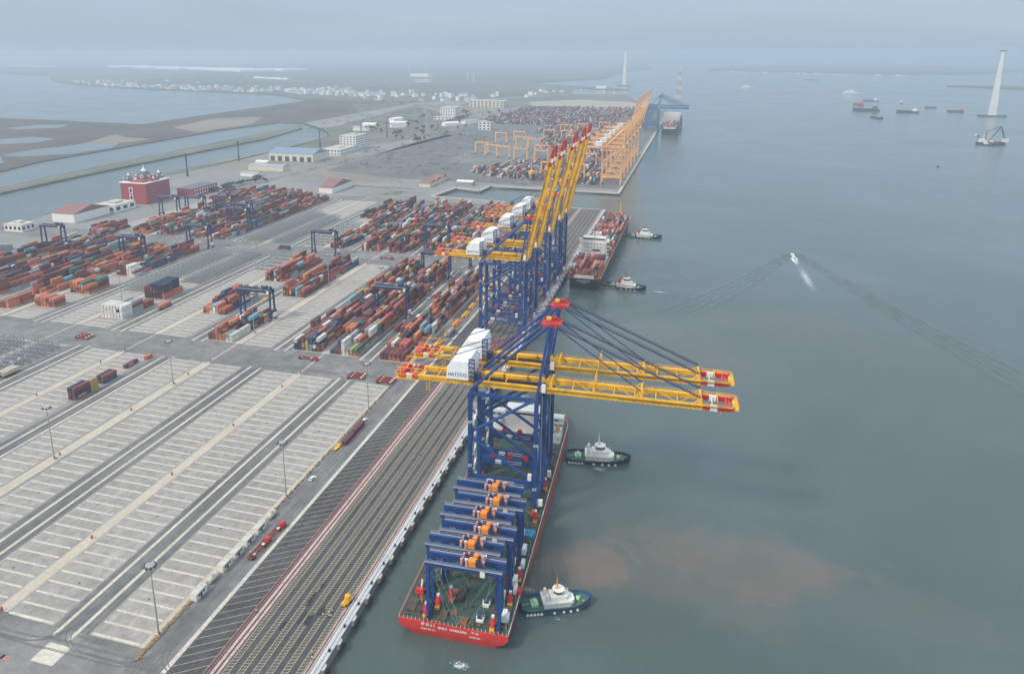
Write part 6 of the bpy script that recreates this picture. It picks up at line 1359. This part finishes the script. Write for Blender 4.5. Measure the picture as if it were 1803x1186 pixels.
for i in range(3):
    trailer(('near', 'middle', 'far')[i] + ' red trailer of the left row parked across the road', -203, 425 + i * 3.0, 0.0, 'left row of parked red trailers'); trailer(('near', 'middle', 'far')[i] + ' red trailer of the right row parked across the road', -182, 424 + i * 3.0, 0.0, 'right row of parked red trailers')
    trailer(('near', 'middle', 'far')[i] + ' red trailer of the row standing alone at the left of the cross road', -430, 434 + i * 3.0, -.05, 'left lone row of red trailers')
trailer('nearer red tractor with its empty trailer by the cabins on the quay road', -167.2, 247, R(88), 'red tractors by the cabins', tractor=True); trailer('farther red tractor with its trailer by the cabins on the quay road', -167.0, 259, R(86), 'red tractors by the cabins', tractor=True)
trailer('red tractor pulling an orange container along the yard lane', -417.5, 512, R(90), None, tractor=True)
o = link(bpy.data.objects.new('shipping_container', CM[('40', 0)]), None, (-417.5, 511, 1.66)); o.color = (*PAL['bright orange'], 1); tag(o, 'orange container riding on the moving trailer in the yard lane', 'container')
for i in range(2):
    trailer(('nearer', 'farther') [i] + ' red trailer at the left edge under cream boxes', -425.5 - i * 3.2, 366, R(90), 'loaded red trailers at the left edge')
    o = link(bpy.data.objects.new('shipping_container', CM[('40', 0)]), None, (-425.5 - i * 3.2, 366, 1.66)); o.color = (.62, .52, .42, 1); tag(o, ('nearer', 'farther')[i] + ' cream container on a red trailer at the left edge', 'container', 'cream containers on trailers')
for i, (x, y) in enumerate(((-434, 345), (-440, 358), (-446, 372), (-432, 330), (-438, 384))):
    o = link(bpy.data.objects.new('shipping_container', CM[('40' if i % 2 == 0 else '20', 0)]), None, (x, y, .03)); o.color = (.70, .69, .65, 1); tag(o, ('second nearest', 'middle', 'fourth', 'nearest', 'farthest')[i] + ' white refrigerated container by the racks at the left edge', 'container', 'white reefers at the left edge')
def car(label, x, y, rz, col, big=False):
    t = thing('car' if not big else 'van', label, 'car' if not big else 'van', (x, y, .03), rz, 'cars and vans in the port'); L, W, H = (5.4, 2.0, 2.0) if big else (4.5, 1.8, 1.45)
    MB().rings([[(x_, -W / 2, z0), (x_, W / 2, z0), (x_, W / 2, z1), (x_, -W / 2, z1)] for x_, z0, z1 in ((-L / 2, .4, .85), (-L / 2 + .3, .3, .95), (L / 2 - .3, .3, .85), (L / 2, .4, .75))]).build('body', col, t)
    c = MB().rings([[(x_, -w2, .9), (x_, w2, .9), (x_ + dx, w2 * .85, H - .1), (x_ + dx, -w2 * .85, H - .1)] for x_, w2, dx in ((-L * .42, W * .47, .25), (L * .22, W * .47, -.4))]); co = c.build('window', M_glass, t); MB().box(-L * .36, L * .12, -W * .40, W * .40, H - .1, H).build('roof', col, t)
    w = MB()
    for x_ in (-L * .3, L * .3):
        for s in (-1, 1): w.tube((x_, s * W * .35, .33), (x_, s * W * .51, .33), .33, n=10)
    w.build('wheel', M_rub, t); return t
car('white car beside the red trailer on the quay road', -172.3, 306.5, R(80), M_white); car('white car farther up the quay road', -172.8, 372, R(84), M_white); car('dark car driving up the empty yard lane', -344, 556, R(90), M_dark); car('white car by the gate canopy', -560, 1105, .3, M_white); car('white car on the far service road', -470, 1062, .2, M_white)
for i, (x, y, rz_, tr__) in enumerate(((-210, 520, 90, 1), (-209, 612, -90, 1), (-276.5, 640, 90, 1), (-300, 712, 0, 1), (-420, 718, 180, 1), (-250, 446, 0, 1), (-168, 520, 90, 1), (-166.5, 640, 90, 1), (-345, 610, 90, 1), (-160, 712, 90, 1))):
    d_ = ('in the lane beside the first block', 'farther up the lane beside the first block', 'in the lane left of the long middle blocks', 'crossing the second cross road', 'on the second cross road near the racks', 'crossing the near cross road', 'on the quay road beside the yellow sections', 'far up the quay road', 'in the lane by the small block', 'at the end of the second cross road')[i]
    trailer('red tractor with trailer ' + d_, x, y, R(rz_), 'red tractors at work in the yard', tractor=True)
    if i % 2 == 0:
        o = link(bpy.data.objects.new('shipping_container', CM[('40', 0)]), None, (x, y, 1.66), 0 if abs(rz_) == 90 else R(90)); o.color = (*PAL[('rust red', 'orange', 'dark blue', 'grey', 'brown')[i // 2]], 1); tag(o, ('rust red', 'orange', 'dark blue', 'grey', 'brown')[i // 2] + ' container riding on the tractor trailer ' + d_, 'container')
ym = thing('mobile_elevator', 'yellow wheeled lift parked by the quay edge', 'vehicle', (-117.2, 229, .04), R(75), None)
MB().box(-2.2, 2.0, -1.1, 1.1, .5, 1.3).build('chassis', M_yellow, ym); MB().box(.2, 1.8, -1.0, 1.0, 1.3, 3.2).build('cab', M_yellow, ym); MB().bar((-2, 0, 1.4), (1.5, 0, 3.6), .4).build('arm', M_yellow, ym)
w = MB(); [w.tube((a, s * .8, .5), (a, s * 1.2, .5), .5, n=10) for a in (-1.4, 1.3) for s in (-1, 1)]; w.build('wheel', M_rub, ym)
yv = thing('flatbed_vehicle', 'low yellow flatbed vehicle beside the hedge on the quay road', 'vehicle', (-174.2, 338, .03), R(82)); MB().box(-2.5, 2.5, -1.1, 1.1, .5, .9).box(1.4, 2.5, -1, 1, .9, 1.9).build('body', M_yellow, yv); w = MB(); [w.tube((a, s * .8, .4), (a, s * 1.1, .4), .4, n=10) for a in (-1.6, 1.6) for s in (-1, 1)]; w.build('wheel', M_rub, yv)
def cabin(label, y, style):
    t = thing('site_cabin', label, 'cabin', (-174.9, y, .03), R(90), 'white cabins and tanks along the quay road')
    if style == 0:
        t.scale = (1.15, 1.15, 1.15); MB().box(-3, 3, -1.2, 1.2, .1, 2.7).build('wall', M_shipw, t); MB().box(-3.1, 3.1, -1.3, 1.3, 2.7, 2.85).build('roof', M_conc, t)
        for x_ in (-1.8, .9): MB().box(x_, x_ + .9, -1.28, -1.22, 1.2, 2.1).build('window', M_glass, t)
        MB().box(-.6, .3, -1.28, -1.22, .2, 2.2).build('door', M_dark, t)
    else:
        MB().rings([[(x_, 1.15 * r * math.cos(a), 1.4 + 1.25 * r * math.sin(a)) for a in [i * .7854 + .39 for i in range(8)]] for x_, r in ((-2.8, .6), (-2.4, 1), (2.4, 1), (2.8, .6))]).build('tank', mat('cream_tank', (.55, .50, .42), .8, .15), t); MB().box(-.8, .8, -.5, .5, 2.6, 2.9).build('hatch', M_rod, t)
    return t
for i, (y, s) in enumerate(((216.5, 0), (226, 1), (234.5, 0), (243, 0), (252, 0), (261, 0), (272, 1), (282, 1))[:7]): cabin(('white cabin' if s == 0 else 'rounded cream tank') + ' in the row by the quay road, ' + ('nearest', 'second', 'third', 'fourth', 'fifth', 'sixth', 'last')[i], y, s)
# timber / scaffold planks stored in a strip along the yard edge, one stack each
M_plank = mat('planks', (.34, .24, .11), .9, .35, 1.5); M_hedge = mat('dry_hedge', (.23, .18, .12), .95, .4, 1.2)
b = MB()
for i in range(420):
    y = rnd.uniform(181, 213); x = -176.0 + rnd.gauss(0, .35); a = rnd.uniform(-.5, .5); b.bar((x - .4, y, .1 + rnd.random() * .5), (x + .5, y + a, .1 + rnd.random() * .6), .18, .12)
tag(b.build('plank_pile', M_plank), kind='stuff')
b = MB()
for i in range(1500):
    y = rnd.choice((rnd.uniform(276, 424), rnd.uniform(276, 424), rnd.uniform(462, 680)));
    if 338 < y < 344: continue
    x = -176.2 + rnd.gauss(0, .4); z = rnd.uniform(.1, 1.1); s = rnd.uniform(.2, .5); u = Vector((rnd.gauss(0, 1), rnd.gauss(0, 1), rnd.gauss(0, 1))).normalized() * s; v = u.cross(Vector((rnd.gauss(0, 1), 1, rnd.gauss(0, 1)))).normalized() * s * .8; c = Vector((x, y, z)); b.poly([c - u, c - v, c + u, c + v])
tag(b.build('hedge_strip', M_hedge), kind='stuff')
# small red hydrant posts and white markers on the medians
pm = MB().box(-.3, .3, -.3, .3, 0, 1.3).box(-.4, .4, -.4, .4, 1.3, 1.5); pmm = pm.mesh('hydrant_post', mat('post_red', (.35, .06, .05), .6, .1))
for i, (x, y) in enumerate([(mx_, yy) for mx_ in (-242.7, -312.7, -383.2) for yy in (188, 235, 290, 345, 400, 424) if not (mx_ < -380 and yy < 300)]):
    o = link(bpy.data.objects.new('hydrant_post', pmm), None, (x, y, .03)); tag(o, 'short red hydrant post on the sandy median of the empty yard', 'hydrant', 'red hydrant posts on the medians')
# spare crane parts: yellow girders in a row along the upper quay road
for i in range(9):
    y = 478 + i * 22; b = MB().bar((0, -7, .9), (0, 7, .9), 1.6, 1.5).bar((2.2, -5, .6), (2.2, 6, .6), .8, .9)
    for q in range(4): b.bar((-.6, -6 + q * 4, 1.6), (2.6, -6 + q * 4, 1.6), .3)
    o = b.build('girder_section', M_yellow if i % 3 else M_orange, loc=(-170.5 - (i % 2), y, .05)); tag(o, f'{("nearest", "second", "third", "fourth", "fifth", "sixth", "seventh", "eighth", "farthest")[i]} yellow crane section laid beside the quay road', 'crane part', 'yellow crane sections by the quay road')
# red pipe racks laid on the apron under the second crane group
for i in range(6):
    b = MB()
    for q in range(9): b.bar((-11 + q * 2.6, -4, .4), (-9 + q * 2.6, 4.5, .4), .5, .6); 
    b.bar((-11, -3, .8), (12, -3, .8), .3); b.bar((-10, 4, .8), (12, 4, .8), .3)
    o = b.build('steel_rack', M_hredd, loc=(-131, 462 + i * 11, .05)); tag(o, f'{("nearest", "second", "third", "fourth", "fifth", "farthest")[i]} rust-red steel rack lying on the apron before the raised-boom cranes', 'steel rack', 'rust-red racks on the apron')
# ------------------------------------------------------------------ people on the quay
M_skin = mat('skin', (.45, .28, .20), .6, 0)
def person(label, x, y, rz, shirt, trou, helm, stride=.25, arm=.2):
    """one skinned body from connected bones; hi-vis top, trousers and helmet are children"""
    V = [(0, 0, .95), (0, 0, 1.2), (0, 0, 1.42), (0, .01, 1.52), (0, .02, 1.66), (.10, 0, .9), (.12, stride * .45, .5), (.12, stride, .06), (.12, stride + .16, .04), (-.10, 0, .9), (-.12, -stride * .2, .5), (-.12, -stride, .08), (-.12, -stride + .16, .04),
         (.2, 0, 1.40), (.27, -arm * .4, 1.12), (.28, arm * .3, .88), (-.2, 0, 1.40), (-.27, arm * .4, 1.12), (-.28, -arm * .2, .88)]
    Eg = [(0, 1), (1, 2), (2, 3), (3, 4), (0, 5), (5, 6), (6, 7), (7, 8), (0, 9), (9, 10), (10, 11), (11, 12), (2, 13), (13, 14), (14, 15), (2, 16), (16, 17), (17, 18)]
    rad = [.15, .14, .15, .06, .10, .10, .065, .05, .04, .10, .065, .05, .04, .07, .045, .035, .07, .045, .035]
    me = bpy.data.meshes.new('person'); me.from_pydata(V, Eg, [])
    o = link(bpy.data.objects.new('person', me), None, (x, y, .05), rz); o.modifiers.new('s', 'SKIN').use_smooth_shade = True; me.materials.append(M_skin)
    for sv, r in zip(me.skin_vertices[0].data, rad): sv.radius = (r, r)
    me.skin_vertices[0].data[0].use_root = True
    tag(o, label, 'person', 'workers on the near quay')
    MB().rings([[(a * w * 1.0, b * .17, z) for a, b in ((-1, -1), (1, -1), (1, 1), (-1, 1))] for w, z in ((.21, .98), (.20, 1.2), (.25, 1.40), (.12, 1.48))]).build('hi_vis_vest', shirt, o)
    tb = MB()
    for s, (y0, y1) in ((1, (stride * .45, stride)), (-1, (-stride * .2, -stride))): tb.tube((s * .1, 0, .97), (s * .12, y0, .5), .13, .09, 7).tube((s * .12, y0, .5), (s * .12, y1, .1), .09, .075, 7)
    tb.build('trousers', trou, o)
    MB().lathe((0, .02, 1.68), [(.15, 0), (.15, .03), (.12, .09), (.05, .13)], 8).build('helmet', helm, o)
    return o
tr_ = mat('work_trousers', (.05, .06, .09), .8, 0); hv1 = mat('vest_orange', (.70, .25, .12), .7, 0); hv2 = mat('vest_lime', (.55, .62, .20), .7, 0); hw = mat('shirt_white', (.68, .66, .64), .7, 0)
PP = [(-122.6, 219.8, 1.2, hw, M_white, 'worker in a pale shirt standing apart, left of the group on the quay'), (-120.9, 221.6, -.5, hw, M_white, 'worker in white at the back left of the quay group'), (-120.1, 222.6, 2.2, hv1, M_white, 'worker in an orange vest at the back right of the quay group'), (-120.1, 220.2, .4, hw, M_yellow, 'worker with a yellow helmet in the middle of the quay group'), (-119.2, 220.0, 3.0, hv1, M_white, 'worker in an orange vest at the right of the quay group'),
      (-117.5, 201.5, 1.0, hv2, M_yellow, 'worker in a lime vest, nearest on the quay edge lane'), (-116.4, 199.2, 2.0, hv2, M_white, 'second worker in a lime vest near the quay edge'), (-116.2, 233.5, .2, hv1, M_white, 'worker in an orange vest beside the yellow lift'), (-148, 214.5, .8, hw, M_white, 'worker in white on the red rail line'), (-169.5, 245, 2.6, hw, M_white, 'worker in white standing by the red tractors'), (-130.5, 339, 1.1, hw, M_white, 'worker in white alone in the middle of the apron'), (-128.2, 344, .3, hv1, M_white, 'worker in an orange vest crossing the apron lanes'),
      (-146.8, 322, 2.0, hw, M_white, 'worker in white at the crane rail far up the apron'), (-170, 306, .4, hw, M_white, 'worker in white near the white car on the quay road'), (-448, 441, .4, hw, M_white, 'worker in white on the cross road at left')]
for (x, y, rz, s, h, l) in PP: person(l, x, y, rz, s, tr_, h)
# ------------------------------------------------------------------ scrub and trees
M_leaf = mat('dusty_foliage', (.10, .12, .075), .9, .3, .05); M_leaf2 = mat('dark_foliage', (.05, .07, .045), .9, .3, .05); M_bark = mat('bark', (.10, .08, .06), .9, .2)
def tree_mesh(seed, r, h, n, m):
    q = random.Random(seed); b = MB()
    cl = [(q.gauss(0, r * .45), q.gauss(0, r * .45), h * q.uniform(.45, .95), r * q.uniform(.3, .55)) for _ in range(9)]
    for _ in range(n):
        cx, cy, cz, cr = q.choice(cl); d = Vector((q.gauss(0, 1), q.gauss(0, 1), q.gauss(0, .8))).normalized() * cr * q.uniform(.5, 1.05); s = r * q.uniform(.07, .16)
        u = Vector((q.gauss(0, 1), q.gauss(0, 1), q.gauss(0, 1))).normalized() * s; v = u.cross(Vector((q.gauss(0, 1), q.gauss(0, 1), 1))).normalized() * s * .8; c = Vector((cx, cy, cz)) + d; b.poly([c - u, c - v, c + u, c + v])
    t = MB().tube((0, 0, 0), (.2, 0, h * .55), r * .09, r * .04, 6)
    for k in range(4): a = k * 1.6; t.tube((.2, 0, h * .45), (r * .45 * math.cos(a), r * .45 * math.sin(a), h * .75), r * .035, r * .012, 5)
    return b.mesh('crown', m), t.mesh('trunk', M_bark)
TM = [tree_mesh(s, r, h, 420, m) for s, r, h, m in ((1, 4.5, 8, M_leaf), (2, 6, 9, M_leaf2), (3, 3.4, 10, M_leaf))]
def tree(x, y, k, s, label, group, z=0):
    t = thing('tree', label, 'tree', (x, y, z), rnd.uniform(0, 6), group); t.scale = (s, s, s); link(bpy.data.objects.new('crown', TM[k][0]), t); link(bpy.data.objects.new('trunk', TM[k][1]), t)
for i in range(60):
    x, y = rnd.uniform(-860, -560), rnd.uniform(1700, 2700); tree(x, y, rnd.randrange(3), rnd.uniform(.9, 1.7), 'dusty tree in the scrub left of the far container yard', 'trees in the scrub by the far port')
for i in range(16): tree(-700 + rnd.gauss(0, 8), 1000 + i * 9, 1, .8, 'dark tree in the row behind the red wing', 'trees behind the red wing')
b = MB()
def tuft(x, y, z, r, n):
    for _ in range(n):
        c = Vector((x + rnd.gauss(0, r), y + rnd.gauss(0, r), z + abs(rnd.gauss(0, r * .35)))); s = r * rnd.uniform(.1, .26); u = Vector((rnd.gauss(0, 1), rnd.gauss(0, 1), rnd.gauss(0, .6))).normalized() * s; v = u.cross(Vector((rnd.gauss(0, 1), rnd.gauss(0, 1), 1))).normalized() * s; b.poly([c - u, c - v, c + u, c + v])
for i in range(900):
    a = rnd.random()
    if a < .3: x = rnd.uniform(-1100, -620); y = rnd.uniform(1900, 3050)
    elif a < .45: x = rnd.uniform(-1660, -1150); y = rnd.uniform(2500, 3200)
    elif a < .8: x = rnd.uniform(-4200, -1500); y = 3500 + (-x - 1500) * .55 + rnd.uniform(60, 1400)
    else: x = rnd.uniform(-700, -420); y = rnd.uniform(1250, 2100)
    tuft(x, y, 0, rnd.uniform(2.5, 6) * (1 if y < 3000 else 2.2), 22)
for i in range(60): tuft(rnd.uniform(-448, -422), rnd.uniform(1055, 1088), 0, 1.2, 14); tuft(rnd.uniform(-526, -422), rnd.uniform(1113, 1119), 0, 1.1, 14)
for i in range(160):
    k = rnd.randrange(len(shore) - 1); t_ = rnd.random(); tuft(shore[k][0] * (1 - t_) + shore[k + 1][0] * t_, shore[k][1] * (1 - t_) + shore[k + 1][1] * t_, 0, 1.6, 10)
tag(b.build('scrub', M_leaf), kind='stuff')
finish_mass()
# ------------------------------------------------------------------ haze: one closed box of even pale air
hz = bpy.data.materials.new('haze_air'); hz.use_nodes = True
hn = hz.node_tree; hn.nodes.clear()
ho = hn.nodes.new('ShaderNodeOutputMaterial'); hv = hn.nodes.new('ShaderNodeVolumePrincipled')
hv.inputs['Color'].default_value = (.675, .775, .875, 1); hv.inputs['Density'].default_value = .00017
hv.inputs['Anisotropy'].default_value = .2
hn.links.new(hv.outputs[0], ho.inputs['Volume'])
tag(MB().box(-23000, 23000, -390, 29000, WZ - 3, 236).build('haze', hz), kind='stuff')
